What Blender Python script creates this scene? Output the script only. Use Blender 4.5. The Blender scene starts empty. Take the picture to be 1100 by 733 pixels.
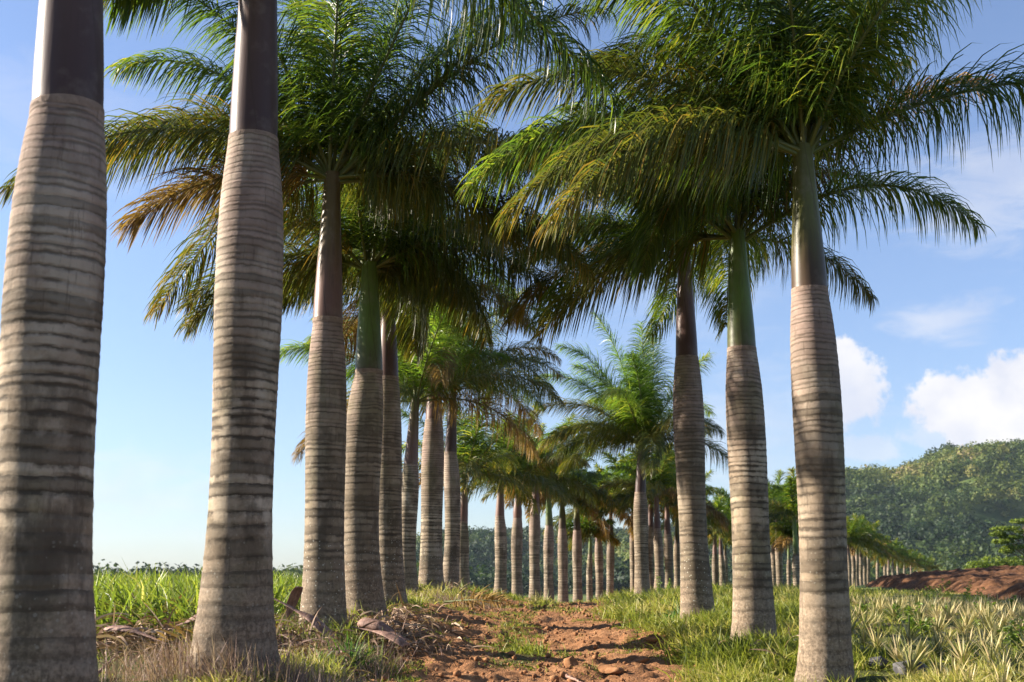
import bpy, math, random
import numpy as np
from mathutils import Vector
R = math.radians
sc = bpy.context.scene
COL = sc.collection
random.seed(4)
rng = np.random.default_rng(11)

# ---------------------------------------------------------------- camera, light, exposure
F = 1222.0                      # focal length in pixels of a 1100 px wide frame
PITCH = math.atan((620 - 366.5) / F)
CAMZ = 0.0
cam = bpy.data.cameras.new('camera')
cam.sensor_width = 36.0
cam.lens = 36.0 * F / 1100.0
cam.clip_start = 0.05
cam.clip_end = 20000
cam.dof.use_dof = True
cam.dof.focus_distance = 13.0
cam.dof.aperture_fstop = 3.2
camo = bpy.data.objects.new('camera', cam)
COL.objects.link(camo)
camo.location = (0, 0, CAMZ)
camo.rotation_euler = (math.pi / 2 + PITCH, 0, 0)
sc.camera = camo

def ray(px, py):
    cx = (px - 550) / F; cy = (366.5 - py) / F
    v = np.array([cx, math.cos(PITCH) - cy * math.sin(PITCH), math.sin(PITCH) + cy * math.cos(PITCH)])
    return v
def at(px, py, Y):
    v = ray(px, py); return v * (Y / v[1])

SUN_EL, SUN_PHI = 21.0, 9.0
sv = Vector((-math.cos(R(SUN_PHI)) * math.cos(R(SUN_EL)), math.sin(R(SUN_PHI)) * math.cos(R(SUN_EL)), math.sin(R(SUN_EL))))
sl = bpy.data.lights.new('sun', 'SUN')
sl.energy = 5.0
sl.angle = R(0.55)
sl.color = (1.0, 0.90, 0.76)
so = bpy.data.objects.new('sun', sl); COL.objects.link(so)
so.rotation_euler = sv.to_track_quat('Z', 'Y').to_euler()

world = bpy.data.worlds.new('World'); sc.world = world
world.use_nodes = True
wn = world.node_tree; wn.nodes.clear()
def N(nt, t, **kw):
    n = nt.nodes.new(t)
    for k, v in kw.items():
        setattr(n, k, v)
    return n
def L(nt, a, b): nt.links.new(a, b)
def val(nt, x):
    return x
def MATH(nt, op, a, b=None, c=None, clamp=False):
    n = N(nt, 'ShaderNodeMath', operation=op); n.use_clamp = clamp
    for i, x in enumerate((a, b, c)):
        if x is None: continue
        if isinstance(x, (int, float)): n.inputs[i].default_value = x
        else: L(nt, x, n.inputs[i])
    return n.outputs[0]
def VM(nt, op, a, b=None):
    n = N(nt, 'ShaderNodeVectorMath', operation=op)
    for i, x in enumerate((a, b)):
        if x is None: continue
        if isinstance(x, (tuple, list)): n.inputs[i].default_value = x
        else: L(nt, x, n.inputs[i])
    return n
def SMOOTH(nt, x, lo, hi):
    n = N(nt, 'ShaderNodeMapRange', interpolation_type='SMOOTHSTEP')
    n.inputs['From Min'].default_value = lo; n.inputs['From Max'].default_value = hi
    L(nt, x, n.inputs['Value']); return n.outputs[0]
def MIX(nt, f, a, b, mode='MIX'):
    n = N(nt, 'ShaderNodeMix', data_type='RGBA', blend_type=mode)
    for s, x in ((n.inputs[0], f), (n.inputs[6], a), (n.inputs[7], b)):
        if isinstance(x, (int, float)): s.default_value = x
        elif isinstance(x, tuple): s.default_value = (*x, 1.0)
        else: L(nt, x, s)
    return n.outputs[2]
def NOISE(nt, vec, scale, detail=4, rough=0.55, dist=0.0, dim='3D', w=None):
    n = N(nt, 'ShaderNodeTexNoise', noise_dimensions=dim)
    if vec is not None: L(nt, vec, n.inputs['Vector'])
    if w is not None: L(nt, w, n.inputs['W'])
    n.inputs['Scale'].default_value = scale; n.inputs['Detail'].default_value = detail
    n.inputs['Roughness'].default_value = rough; n.inputs['Distortion'].default_value = dist
    return n.outputs['Fac']

def ramp_w(nt, fac, stops):
    n = N(nt, 'ShaderNodeValToRGB'); cr = n.color_ramp
    while len(cr.elements) > 1: cr.elements.remove(cr.elements[0])
    cr.elements[0].position = stops[0][0]; cr.elements[0].color = (*stops[0][1], 1)
    for p, c in stops[1:]:
        e = cr.elements.new(p); e.color = (*c, 1)
    L(nt, fac, n.inputs[0]); return n.outputs[0]
sky = N(wn, 'ShaderNodeTexSky', sky_type='NISHITA')
sky.sun_disc = False
sky.sun_elevation = R(SUN_EL); sky.sun_rotation = R(-(90 - SUN_PHI))
sky.air_density = 1.15; sky.dust_density = 0.25; sky.ozone_density = 3.0; sky.altitude = 200
tc = N(wn, 'ShaderNodeTexCoord')
dirv = tc.outputs['Generated']
SKYK = 0.055
cloud = None
nbig = NOISE(wn, dirv, 17.0, 9, 0.66)
nwisp = NOISE(wn, VM(wn, 'MULTIPLY', dirv, (3.0, 3.0, 9.0)).outputs[0], 5.0, 6, 0.62, 0.6)
# (px, py, half width px, half height px, strength, puffiness)
for (px, py, hw, hh, st, puff) in ((1050, 432, 62, 44, 1.0, 1), (1098, 420, 52, 46, 1.0, 1), (1030, 468, 70, 18, .45, 1), (908, 412, 44, 44, .95, 1), (936, 484, 42, 18, .5, 1),
                             (1010, 345, 55, 20, .5, 0), (1075, 200, 110, 50, .42, 0), (790, 470, 120, 70, .32, 0), (120, 528, 130, 40, .40, 0),
                             (60, 130, 120, 60, .18, 0), (700, 300, 160, 70, .15, 0)):
    c = ray(px, py); c = c / np.linalg.norm(c)
    d = VM(wn, 'SUBTRACT', dirv, tuple(float(q) for q in c)).outputs[0]
    dd = VM(wn, 'MULTIPLY', d, (F / hw, F / hw, F / hh)).outputs[0]
    ln = VM(wn, 'LENGTH', dd).outputs['Value']
    r = MATH(wn, 'SUBTRACT', ln, MATH(wn, 'MULTIPLY', MATH(wn, 'SUBTRACT', nbig if puff else nwisp, 0.5), 3.4 if puff else 3.0))
    m = MATH(wn, 'SUBTRACT', 1.0, SMOOTH(wn, r, 0.72 if puff else 0.0, 1.12 if puff else 1.4))
    m = MATH(wn, 'MULTIPLY', m, st)
    cloud = m if cloud is None else MATH(wn, 'MAXIMUM', cloud, m)
shade = SMOOTH(wn, NOISE(wn, VM(wn, 'ADD', dirv, (0.02, 0.0, -0.02)).outputs[0], 11.0, 5, 0.55), 0.35, 0.65)
ccol = MIX(wn, shade, (4.0, 4.2, 4.9), (5.4, 5.3, 5.3))
zsep = N(wn, 'ShaderNodeSeparateXYZ'); L(wn, dirv, zsep.inputs[0])
skyt = ramp_w(wn, zsep.outputs[2], [(0.0, (.66, .76, 1.06)), (.06, (.80, .84, 1.08)), (.13, (.96, .91, 1.08)), (.28, (1.16, 1.04, 1.14)), (.6, (1.25, 1.1, 1.15))])
skyc = MIX(wn, 1.0, sky.outputs[0], skyt, 'MULTIPLY')
bgc = MIX(wn, cloud, skyc, ccol)
bg = N(wn, 'ShaderNodeBackground'); bg.inputs[1].default_value = SKYK
L(wn, bgc, bg.inputs[0])
wo = N(wn, 'ShaderNodeOutputWorld'); L(wn, bg.outputs[0], wo.inputs[0])

sc.view_settings.view_transform = 'Standard'
sc.view_settings.look = 'None'
sc.view_settings.gamma = 1
sc.view_settings.use_curve_mapping = False
sc.view_settings.exposure = 1.8
cy = sc.cycles
cy.use_denoising = True
try: cy.denoiser = 'OPENIMAGEDENOISE'
except Exception: pass
cy.max_bounces = 6; cy.diffuse_bounces = 3; cy.glossy_bounces = 2; cy.transmission_bounces = 3
cy.volume_bounces = 0; cy.transparent_max_bounces = 8
cy.caustics_reflective = False; cy.caustics_refractive = False
cy.sample_clamp_indirect = 6
cy.use_adaptive_sampling = True; cy.adaptive_threshold = 0.015

# ---------------------------------------------------------------- helpers
def setp(o, label=None, cat=None, group=None, kind=None):
    if label: o['label'] = label
    if cat: o['category'] = cat
    if group: o['group'] = group
    if kind: o['kind'] = kind
    return o
def link(name, mesh, parent=None, loc=None):
    o = bpy.data.objects.new(name, mesh); COL.objects.link(o)
    if parent is not None: o.parent = parent
    if loc is not None: o.location = loc
    return o
def mesh_np(name, V, Q, mat, smooth=False, attrs=None, mats=None, midx=None):
    """V (n,3); Q (m,4) quads"""
    V = np.ascontiguousarray(V, dtype=np.float32); Q = np.ascontiguousarray(Q, dtype=np.int32)
    me = bpy.data.meshes.new(name)
    k = Q.shape[1]
    me.vertices.add(len(V)); me.vertices.foreach_set('co', V.ravel())
    me.loops.add(Q.size); me.loops.foreach_set('vertex_index', Q.ravel())
    me.polygons.add(len(Q)); me.polygons.foreach_set('loop_start', np.arange(len(Q), dtype=np.int32) * k)
    if smooth: me.polygons.foreach_set('use_smooth', np.ones(len(Q), dtype=bool))
    for m in ([mat] if mats is None else mats): me.materials.append(m)
    if midx is not None: me.polygons.foreach_set('material_index', np.ascontiguousarray(midx, dtype=np.int32))
    if attrs:
        for an, av in attrs.items():
            a = me.attributes.new(an, 'FLOAT', 'POINT'); a.data.foreach_set('value', np.ascontiguousarray(av, dtype=np.float32))
    me.update(calc_edges=True)
    return me
class Buf:
    def __init__(s): s.V = []; s.Q = []; s.A = []; s.M = []; s.n = 0
    def add(s, V, Q, a=0.5, m=0):
        s.V.append(V); s.Q.append(Q + s.n); s.n += len(V)
        s.A.append(np.full(len(V), a) if np.isscalar(a) else a); s.M.append(np.full(len(Q), m))
    def mesh(s, name, mat, smooth=False, mats=None):
        return mesh_np(name, np.concatenate(s.V), np.concatenate(s.Q), mat, smooth, {'tint': np.concatenate(s.A)}, mats, np.concatenate(s.M) if mats else None)
def nrm(a): return a / np.maximum(np.linalg.norm(a, axis=-1, keepdims=True), 1e-9)
def ribbons(P, D, S, Ln, W, G, nseg, prof, wind=(0, 0, 0), tint=None):
    """n ribbons: base P, direction D, side S, length Ln, width W, sag G"""
    n = len(P); P = P.copy(); D = nrm(D.copy()); S = nrm(S)
    V = np.zeros((n, nseg + 1, 2, 3)); g = np.array(wind)[None] + np.array([0, 0, -1.0])[None]
    for k in range(nseg + 1):
        w = (W * prof[k] * 0.5)[:, None]
        s = nrm(S - (S * D).sum(1, keepdims=True) * D)
        V[:, k, 0] = P - s * w; V[:, k, 1] = P + s * w
        P = P + D * (Ln / nseg)[:, None]
        D = nrm(D + g * (G / nseg)[:, None])
    base = np.arange(n)[:, None] * (2 * (nseg + 1)) + np.arange(nseg)[None] * 2
    Q = np.stack([base, base + 1, base + 3, base + 2], -1).reshape(-1, 4)
    t = np.random.rand(n) if tint is None else tint
    return V.reshape(-1, 3), Q, np.repeat(t, 2 * (nseg + 1))
def tube(P, rad, ns=6):
    P = np.asarray(P, float); rad = np.asarray(rad, float)
    T = nrm(np.gradient(P, axis=0))
    up = np.array([0, 0, 1.0]); 
    if abs(T[0] @ up) > .95: up = np.array([0, 1.0, 0])
    A = nrm(np.cross(T, up[None])); B = np.cross(T, A)
    th = np.arange(ns) / ns * 2 * np.pi
    V = P[:, None] + rad[:, None, None] * (np.cos(th)[None, :, None] * A[:, None] + np.sin(th)[None, :, None] * B[:, None])
    n = len(P); i = np.arange(n - 1)[:, None] * ns; j = np.arange(ns)[None]; j2 = (j + 1) % ns
    Q = np.stack([i + j, i + j2, i + ns + j2, i + ns + j], -1).reshape(-1, 4)
    return V.reshape(-1, 3), Q
def _h(ix, iy, iz, s):
    n = (ix * 374761393 + iy * 668265263 + iz * 2147483647 + s * 1274126177) & 0xffffffff
    n = ((n ^ (n >> 13)) * 1274126177) & 0xffffffff
    return ((n ^ (n >> 16)) & 0xffffff) / float(0xffffff)
def vnoise(x, y, s=0):
    ix = np.floor(x).astype(np.int64); iy = np.floor(y).astype(np.int64)
    fx = x - ix; fy = y - iy; fx = fx * fx * (3 - 2 * fx); fy = fy * fy * (3 - 2 * fy)
    z = np.zeros_like(ix)
    a = _h(ix, iy, z, s); b = _h(ix + 1, iy, z, s); c = _h(ix, iy + 1, z, s); d = _h(ix + 1, iy + 1, z, s)
    return (a * (1 - fx) + b * fx) * (1 - fy) + (c * (1 - fx) + d * fx) * fy
def fbm(x, y, o=4, s=0):
    r = 0; a = .5; tot = 0
    for k in range(o):
        r = r + a * vnoise(x, y, s + k); tot += a; a *= .5; x = x * 2.03 + 5.1; y = y * 2.03 + 1.7
    return r / tot
def sstep(x, a, b):
    t = np.clip((x - a) / (b - a), 0, 1); return t * t * (3 - 2 * t)

# ---------------------------------------------------------------- materials
def newmat(name):
    m = bpy.data.materials.new(name); m.use_nodes = True; nt = m.node_tree; nt.nodes.clear()
    out = N(nt, 'ShaderNodeOutputMaterial'); return m, nt, out
def principled(nt, out, col, rough=0.8, spec=0.3, bump=None, bstr=0.3, bdist=0.01, trans=None, tfac=0.0):
    p = N(nt, 'ShaderNodeBsdfPrincipled')
    if isinstance(col, tuple): p.inputs['Base Color'].default_value = (*col, 1)
    else: L(nt, col, p.inputs['Base Color'])
    if isinstance(rough, float): p.inputs['Roughness'].default_value = rough
    else: L(nt, rough, p.inputs['Roughness'])
    p.inputs['Specular IOR Level'].default_value = spec
    if bump is not None:
        b = N(nt, 'ShaderNodeBump'); b.inputs['Strength'].default_value = bstr; b.inputs['Distance'].default_value = bdist
        L(nt, bump, b.inputs['Height']); L(nt, b.outputs[0], p.inputs['Normal'])
    s = p.outputs[0]
    if tfac > 0:
        t = N(nt, 'ShaderNodeBsdfTranslucent')
        tcn = trans if trans is not None else col
        if isinstance(tcn, tuple): t.inputs[0].default_value = (*tcn, 1)
        else: L(nt, tcn, t.inputs[0])
        mx = N(nt, 'ShaderNodeMixShader'); mx.inputs[0].default_value = tfac
        L(nt, p.outputs[0], mx.inputs[1]); L(nt, t.outputs[0], mx.inputs[2]); s = mx.outputs[0]
    L(nt, s, out.inputs[0]); return p
def ramp(nt, fac, stops):
    n = N(nt, 'ShaderNodeValToRGB'); cr = n.color_ramp
    while len(cr.elements) > 1: cr.elements.remove(cr.elements[0])
    cr.elements[0].position = stops[0][0]; cr.elements[0].color = (*stops[0][1], 1)
    for p, c in stops[1:]:
        e = cr.elements.new(p); e.color = (*c, 1)
    L(nt, fac, n.inputs[0]); return n.outputs[0]
def leafmat(name, stops, tfac=0.35, rough=0.38, spec=0.45, tb=1.5, rnd=0.0):
    m, nt, out = newmat(name)
    a = N(nt, 'ShaderNodeAttribute', attribute_name='tint').outputs['Fac']
    if rnd:
        oi = N(nt, 'ShaderNodeObjectInfo').outputs['Random']
        a = MATH(nt, 'ADD', a, MATH(nt, 'MULTIPLY', MATH(nt, 'SUBTRACT', oi, .5), rnd), clamp=True)
    c = ramp(nt, a, stops)
    tcn = MIX(nt, 1.0, c, (tb, tb * 1.05, tb * .6), 'MULTIPLY')
    principled(nt, out, c, rough, spec, trans=tcn, tfac=tfac); return m
M_GREEN = leafmat('frond_green', [(0, (.022, .044, .010)), (.45, (.056, .098, .013)), (.8, (.125, .165, .020)), (1, (.24, .21, .03))], .42, .36, .45, 2.0, .3)
M_OLIVE = leafmat('frond_olive', [(0, (.028, .046, .012)), (.4, (.070, .088, .015)), (.78, (.145, .125, .020)), (1, (.29, .17, .03))], .33, .42, .35, 1.7, .3)
M_BRIGHT = leafmat('frond_bright_green', [(0, (.045, .085, .012)), (.45, (.085, .150, .018)), (.8, (.16, .21, .025)), (1, (.26, .24, .04))], .45, .36, .45, 2.0, .2)
M_DRY = leafmat('frond_dry', [(0, (.09, .055, .03)), (.5, (.20, .12, .04)), (1, (.34, .21, .06))], .3, .55, .3, 1.3, .3)
M_RACHIS = leafmat('frond_stem', [(0, (.065, .10, .022)), (1, (.15, .14, .045))], 0.0, .45, .4)
M_GRASS = leafmat('grass', [(0, (.06, .085, .014)), (.4, (.14, .17, .024)), (.75, (.26, .26, .045)), (1, (.42, .34, .14))], .35, .5, .3, 1.5)
M_CANE = leafmat('tall_grass', [(0, (.07, .11, .018)), (.5, (.16, .21, .028)), (.82, (.28, .30, .05)), (1, (.48, .40, .18))], .4, .45, .4, 1.5)
M_TUFT = leafmat('lush_grass', [(0, (.03, .085, .012)), (1, (.10, .20, .02))], .35, .45, .4, 1.5)
M_STRAW = leafmat('dry_grass', [(0, (.17, .105, .085)), (.6, (.31, .21, .175)), (1, (.46, .35, .28))], .25, .6, .2, 1.1)
M_PINE = leafmat('pineapple_leaf', [(0, (.10, .12, .04)), (.35, (.22, .21, .08)), (.75, (.46, .38, .18)), (1, (.56, .44, .25))], .2, .5, .35, 1.2, .4)
M_WEED = leafmat('weed', [(0, (.06, .11, .015)), (1, (.20, .27, .03))], .35, .45, .4, 1.5)

def trunk_mat():
    m, nt, out = newmat('ringed_palm_bark')
    tcn = N(nt, 'ShaderNodeTexCoord').outputs['Object']
    rnd = N(nt, 'ShaderNodeObjectInfo').outputs['Random']
    off = N(nt, 'ShaderNodeCombineXYZ'); 
    for i in range(3): L(nt, MATH(nt, 'MULTIPLY', rnd, 31.0 + 7 * i), off.inputs[i])
    p = VM(nt, 'ADD', tcn, off.outputs[0]).outputs[0]
    sep = N(nt, 'ShaderNodeSeparateXYZ'); L(nt, tcn, sep.inputs[0]); z = sep.outputs[2]
    warp = MATH(nt, 'MULTIPLY', MATH(nt, 'SUBTRACT', NOISE(nt, p, 1.7, 3), .5), .09)
    warp2 = MATH(nt, 'MULTIPLY', MATH(nt, 'SUBTRACT', NOISE(nt, p, 22, 3), .5), .018)
    zz = MATH(nt, 'ADD', MATH(nt, 'ADD', z, warp), warp2)
    W = MATH(nt, 'ADD', MATH(nt, 'ADD', MATH(nt, 'MULTIPLY', zz, 6.0), MATH(nt, 'MULTIPLY', MATH(nt, 'MULTIPLY', zz, zz), 2.4)), MATH(nt, 'MULTIPLY', rnd, 50))
    v = N(nt, 'ShaderNodeTexVoronoi', voronoi_dimensions='1D', feature='DISTANCE_TO_EDGE'); L(nt, W, v.inputs['W']); v.inputs['Scale'].default_value = 1; v.inputs['Randomness'].default_value = .9
    edge = v.outputs['Distance']
    v2 = N(nt, 'ShaderNodeTexVoronoi', voronoi_dimensions='1D'); L(nt, W, v2.inputs['W']); v2.inputs['Scale'].default_value = 1; v2.inputs['Randomness'].default_value = .9
    cell = N(nt, 'ShaderNodeSeparateColor'); L(nt, v2.outputs['Color'], cell.inputs[0])
    scar = MATH(nt, 'SUBTRACT', 1.0, SMOOTH(nt, MATH(nt, 'ADD', edge, MATH(nt, 'MULTIPLY', MATH(nt, 'SUBTRACT', NOISE(nt, VM(nt, 'MULTIPLY', p, (1, 1, 5)).outputs[0], 4.0, 5, .7), .5), .95)), -.08, 0.40))
    blot = NOISE(nt, p, 5.5, 5, .62)
    scar = MATH(nt, 'MULTIPLY', scar, MATH(nt, 'ADD', 0.34, SMOOTH(nt, MATH(nt, 'ADD', blot, MATH(nt, 'MULTIPLY', MATH(nt, 'SUBTRACT', cell.outputs[0], .5), .35)), .36, .56)), clamp=True)
    hi = SMOOTH(nt, z, 1.6, 3.3)      # newer, paler wood
    lo = MATH(nt, 'SUBTRACT', 1.0, SMOOTH(nt, MATH(nt, 'ADD', z, MATH(nt, 'MULTIPLY', MATH(nt, 'SUBTRACT', blot, .5), 1.2)), 0.25, 1.15))
    base = ramp(nt, NOISE(nt, p, 3.0, 6, .65), [(.28, (.165, .118, .072)), (.48, (.31, .24, .165)), (.68, (.46, .38, .28))])
    newer = ramp(nt, NOISE(nt, p, 4.0, 5, .6), [(.3, (.19, .130, .105)), (.7, (.36, .265, .22))])
    c = MIX(nt, hi, base, newer)
    c = MIX(nt, MATH(nt, 'MULTIPLY', cell.outputs[1], .45), c, (.16, .125, .10))
    wb = MATH(nt, 'MULTIPLY', SMOOTH(nt, NOISE(nt, VM(nt, 'MULTIPLY', p, (1, 1, .45)).outputs[0], 2.6, 5, .62), .46, .66), MATH(nt, 'SUBTRACT', 1.0, MATH(nt, 'MULTIPLY', rnd, .7)))
    c = MIX(nt, MATH(nt, 'MULTIPLY', wb, .55), c, (.50, .44, .34))
    # moss / algae bloom
    moss = SMOOTH(nt, NOISE(nt, VM(nt, 'MULTIPLY', p, (1.6, 1.6, .8)).outputs[0], 1.3, 4, .6), .52, .68)
    c = MIX(nt, MATH(nt, 'MULTIPLY', moss, .42), c, (.17, .165, .075))
    fine = NOISE(nt, p, 38, 5, .7)
    low = MIX(nt, SMOOTH(nt, fine, .35, .68), (.080, .055, .036), (.30, .225, .155))
    c = MIX(nt, MATH(nt, 'MULTIPLY', lo, .85), c, low)
    scar = MATH(nt, 'MULTIPLY', scar, MATH(nt, 'SUBTRACT', 1.0, MATH(nt, 'MULTIPLY', lo, .55)))
    c = MIX(nt, MATH(nt, 'MULTIPLY', scar, MATH(nt, 'SUBTRACT', .95, MATH(nt, 'MULTIPLY', hi, .42))), c, (.040, .030, .020))
    stain = SMOOTH(nt, NOISE(nt, VM(nt, 'MULTIPLY', p, (1, 1, .33)).outputs[0], 4.0, 6, .65), .50, .66)
    mid = MATH(nt, 'MULTIPLY', SMOOTH(nt, z, .2, 1.0), MATH(nt, 'SUBTRACT', 1.0, SMOOTH(nt, z, 2.2, 3.2)))
    c = MIX(nt, MATH(nt, 'MULTIPLY', MATH(nt, 'MULTIPLY', stain, mid), .72), c, (.050, .040, .030))
    c = MIX(nt, MATH(nt, 'MULTIPLY', MATH(nt, 'SUBTRACT', fine, .3), .35), c, (.12, .09, .07))
    rb = MATH(nt, 'MULTIPLY', SMOOTH(nt, MATH(nt, 'ADD', cell.outputs[2], MATH(nt, 'MULTIPLY', MATH(nt, 'SUBTRACT', blot, .5), 1.6)), .45, .75), MATH(nt, 'MULTIPLY', SMOOTH(nt, z, .3, .9), MATH(nt, 'SUBTRACT', 1.0, MATH(nt, 'MULTIPLY', SMOOTH(nt, z, 2.4, 3.2), .75))))
    c = MIX(nt, MATH(nt, 'MULTIPLY', rb, .55), c, (.060, .046, .030))
    dk = SMOOTH(nt, MATH(nt, 'ADD', NOISE(nt, VM(nt, 'MULTIPLY', p, (1, 1, .5)).outputs[0], 1.1, 3), MATH(nt, 'MULTIPLY', MATH(nt, 'SUBTRACT', rnd, .5), .35)), .42, .62)
    c = MIX(nt, MATH(nt, 'MULTIPLY', MATH(nt, 'MULTIPLY', dk, mid), .45), c, (.10, .078, .055))
    vs = N(nt, 'ShaderNodeTexVoronoi'); L(nt, VM(nt, 'ADD', p, VM(nt, 'MULTIPLY', N(nt, 'ShaderNodeTexNoise').outputs['Color'], (.0, .0, .0)).outputs[0]).outputs[0], vs.inputs['Vector']); vs.inputs['Scale'].default_value = 42
    sc2 = N(nt, 'ShaderNodeSeparateColor'); L(nt, vs.outputs['Color'], sc2.inputs[0])
    lich = MATH(nt, 'MULTIPLY', MATH(nt, 'LESS_THAN', MATH(nt, 'ADD', vs.outputs['Distance'], MATH(nt, 'MULTIPLY', fine, .9)), MATH(nt, 'ADD', .30, MATH(nt, 'MULTIPLY', sc2.outputs[0], .55))), MATH(nt, 'GREATER_THAN', MATH(nt, 'ADD', sc2.outputs[1], MATH(nt, 'MULTIPLY', blot, .5)), .86))
    crk = SMOOTH(nt, NOISE(nt, VM(nt, 'MULTIPLY', p, (1, 1, .10)).outputs[0], 26.0, 5, .7), .56, .66)
    c = MIX(nt, MATH(nt, 'MULTIPLY', crk, .42), c, (.07, .05, .035))
    lz = MATH(nt, 'MULTIPLY', MATH(nt, 'SUBTRACT', 1.0, SMOOTH(nt, z, .4, 1.9)), MATH(nt, 'ADD', .25, MATH(nt, 'MULTIPLY', SMOOTH(nt, rnd, .3, .8), .75)))
    c = MIX(nt, MATH(nt, 'MULTIPLY', MATH(nt, 'MULTIPLY', lich, lz), .8), c, (.50, .48, .40))
    hgt = MATH(nt, 'ADD', MATH(nt, 'MULTIPLY', SMOOTH(nt, edge, 0.0, 0.30), .55), MATH(nt, 'MULTIPLY', fine, .55))
    principled(nt, out, c, .88, .2, bump=hgt, bstr=.6, bdist=.010)
    return m
M_TRUNK = trunk_mat()
def shaft_mat(name, bottom, top, zs):
    """smooth crownshaft: pigment runs from the bottom colour to the top colour"""
    m, nt, out = newmat(name)
    tcn = N(nt, 'ShaderNodeTexCoord').outputs['Object']
    sep = N(nt, 'ShaderNodeSeparateXYZ'); L(nt, tcn, sep.inputs[0])
    st = VM(nt, 'MULTIPLY', tcn, (9, 9, .7)).outputs[0]
    n1 = NOISE(nt, st, 2.0, 5, .6)
    f = SMOOTH(nt, MATH(nt, 'ADD', sep.outputs[2], MATH(nt, 'MULTIPLY', MATH(nt, 'SUBTRACT', n1, .5), .5)), zs[0], zs[1])
    c = MIX(nt, f, bottom, top)
    c = MIX(nt, MATH(nt, 'MULTIPLY', SMOOTH(nt, NOISE(nt, st, 6, 5, .7), .45, .75), .45), c, (.055, .035, .026))
    c = MIX(nt, MATH(nt, 'MULTIPLY', SMOOTH(nt, NOISE(nt, tcn, 5, 4, .6), .5, .75), .30), c, (.24, .20, .16))
    ang = MATH(nt, 'ARCTAN2', sep.outputs[1], sep.outputs[0])
    fr = MATH(nt, 'FRACT', MATH(nt, 'ADD', MATH(nt, 'MULTIPLY', ang, .4775), MATH(nt, 'ADD', MATH(nt, 'MULTIPLY', sep.outputs[2], .42), MATH(nt, 'MULTIPLY', N(nt, 'ShaderNodeObjectInfo').outputs['Random'], 9.0))))
    seam = MATH(nt, 'SUBTRACT', 1.0, SMOOTH(nt, MATH(nt, 'ADD', fr, MATH(nt, 'MULTIPLY', MATH(nt, 'SUBTRACT', n1, .5), .06)), 0.0, .055))
    c = MIX(nt, MATH(nt, 'MULTIPLY', seam, .55), c, (.05, .03, .02))
    rag = MATH(nt, 'SUBTRACT', 1.0, SMOOTH(nt, MATH(nt, 'ADD', sep.outputs[2], MATH(nt, 'MULTIPLY', MATH(nt, 'SUBTRACT', n1, .5), .22)), .0, .10))
    c = MIX(nt, MATH(nt, 'MULTIPLY', rag, .6), c, (.07, .042, .03))
    principled(nt, out, c, .42, .2, bump=n1, bstr=.2, bdist=.01); return m
SH = {
 'grey': shaft_mat('shaft_grey_brown', (.058, .034, .031), (.085, .052, .044), (0, 1.0)),
 'brown': shaft_mat('shaft_brown_olive', (.15, .085, .068), (.13, .095, .045), (.3, 1.2)),
 'green': shaft_mat('shaft_green', (.085, .095, .038), (.11, .17, .04), (.1, .7)),
 'purple': shaft_mat('shaft_purple', (.095, .055, .050), (.17, .105, .085), (.2, 1.2)),
 'olive': shaft_mat('shaft_olive', (.060, .040, .024), (.10, .105, .030), (.1, .9)),
}
def soilground():
    m, nt, out = newmat('soil_and_turf')
    tcn = N(nt, 'ShaderNodeTexCoord').outputs['Object']
    mask = N(nt, 'ShaderNodeAttribute', attribute_name='soil').outputs['Fac']
    n1 = NOISE(nt, tcn, 1.3, 6, .65); n2 = NOISE(nt, tcn, 14, 6, .7); n3 = NOISE(nt, tcn, 70, 4, .7)
    soil = ramp(nt, MATH(nt, 'ADD', MATH(nt, 'MULTIPLY', n2, .6), MATH(nt, 'MULTIPLY', n1, .4)), [(.3, (.14, .064, .030)), (.5, (.27, .130, .060)), (.7, (.40, .225, .115))])
    vs = N(nt, 'ShaderNodeTexVoronoi'); L(nt, tcn, vs.inputs['Vector']); vs.inputs['Scale'].default_value = 34
    soil = MIX(nt, MATH(nt, 'MULTIPLY', SMOOTH(nt, n3, .5, .75), .35), soil, (.46, .28, .16))
    # straw litter
    lit = SMOOTH(nt, NOISE(nt, VM(nt, 'MULTIPLY', tcn, (1, 3.5, 1)).outputs[0], 26, 4, .75), .60, .70)
    soil = MIX(nt, MATH(nt, 'MULTIPLY', lit, .5), soil, (.40, .30, .17))
    turf = ramp(nt, n2, [(.3, (.045, .050, .014)), (.55, (.10, .11, .03)), (.75, (.20, .17, .07))])
    turf = MIX(nt, SMOOTH(nt, n1, .5, .7), turf, (.17, .11, .055))
    far = MIX(nt, NOISE(nt, tcn, .05, 5), (.05, .09, .02), (.13, .16, .05))
    fm = N(nt, 'ShaderNodeAttribute', attribute_name='far').outputs['Fac']
    turf = MIX(nt, fm, turf, far)
    mm = SMOOTH(nt, MATH(nt, 'ADD', mask, MATH(nt, 'MULTIPLY', MATH(nt, 'SUBTRACT', n2, .5), .5)), .38, .58)
    c = MIX(nt, mm, turf, soil)
    hgt = MATH(nt, 'ADD', n2, MATH(nt, 'ADD', MATH(nt, 'MULTIPLY', n3, .4), MATH(nt, 'MULTIPLY', vs.outputs['Distance'], -.25)))
    principled(nt, out, c, .95, .12, bump=hgt, bstr=.9, bdist=.035); return m
M_GROUND = soilground()
def simple(name, stops, scale, rough=.85, spec=.2, bstr=.6, bdist=.02, stretch=(1, 1, 1)):
    m, nt, out = newmat(name)
    tcn = N(nt, 'ShaderNodeTexCoord').outputs['Object']
    p = VM(nt, 'MULTIPLY', tcn, stretch).outputs[0]
    n = NOISE(nt, p, scale, 6, .65)
    principled(nt, out, ramp(nt, n, stops), rough, spec, bump=n, bstr=bstr, bdist=bdist); return m
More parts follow.
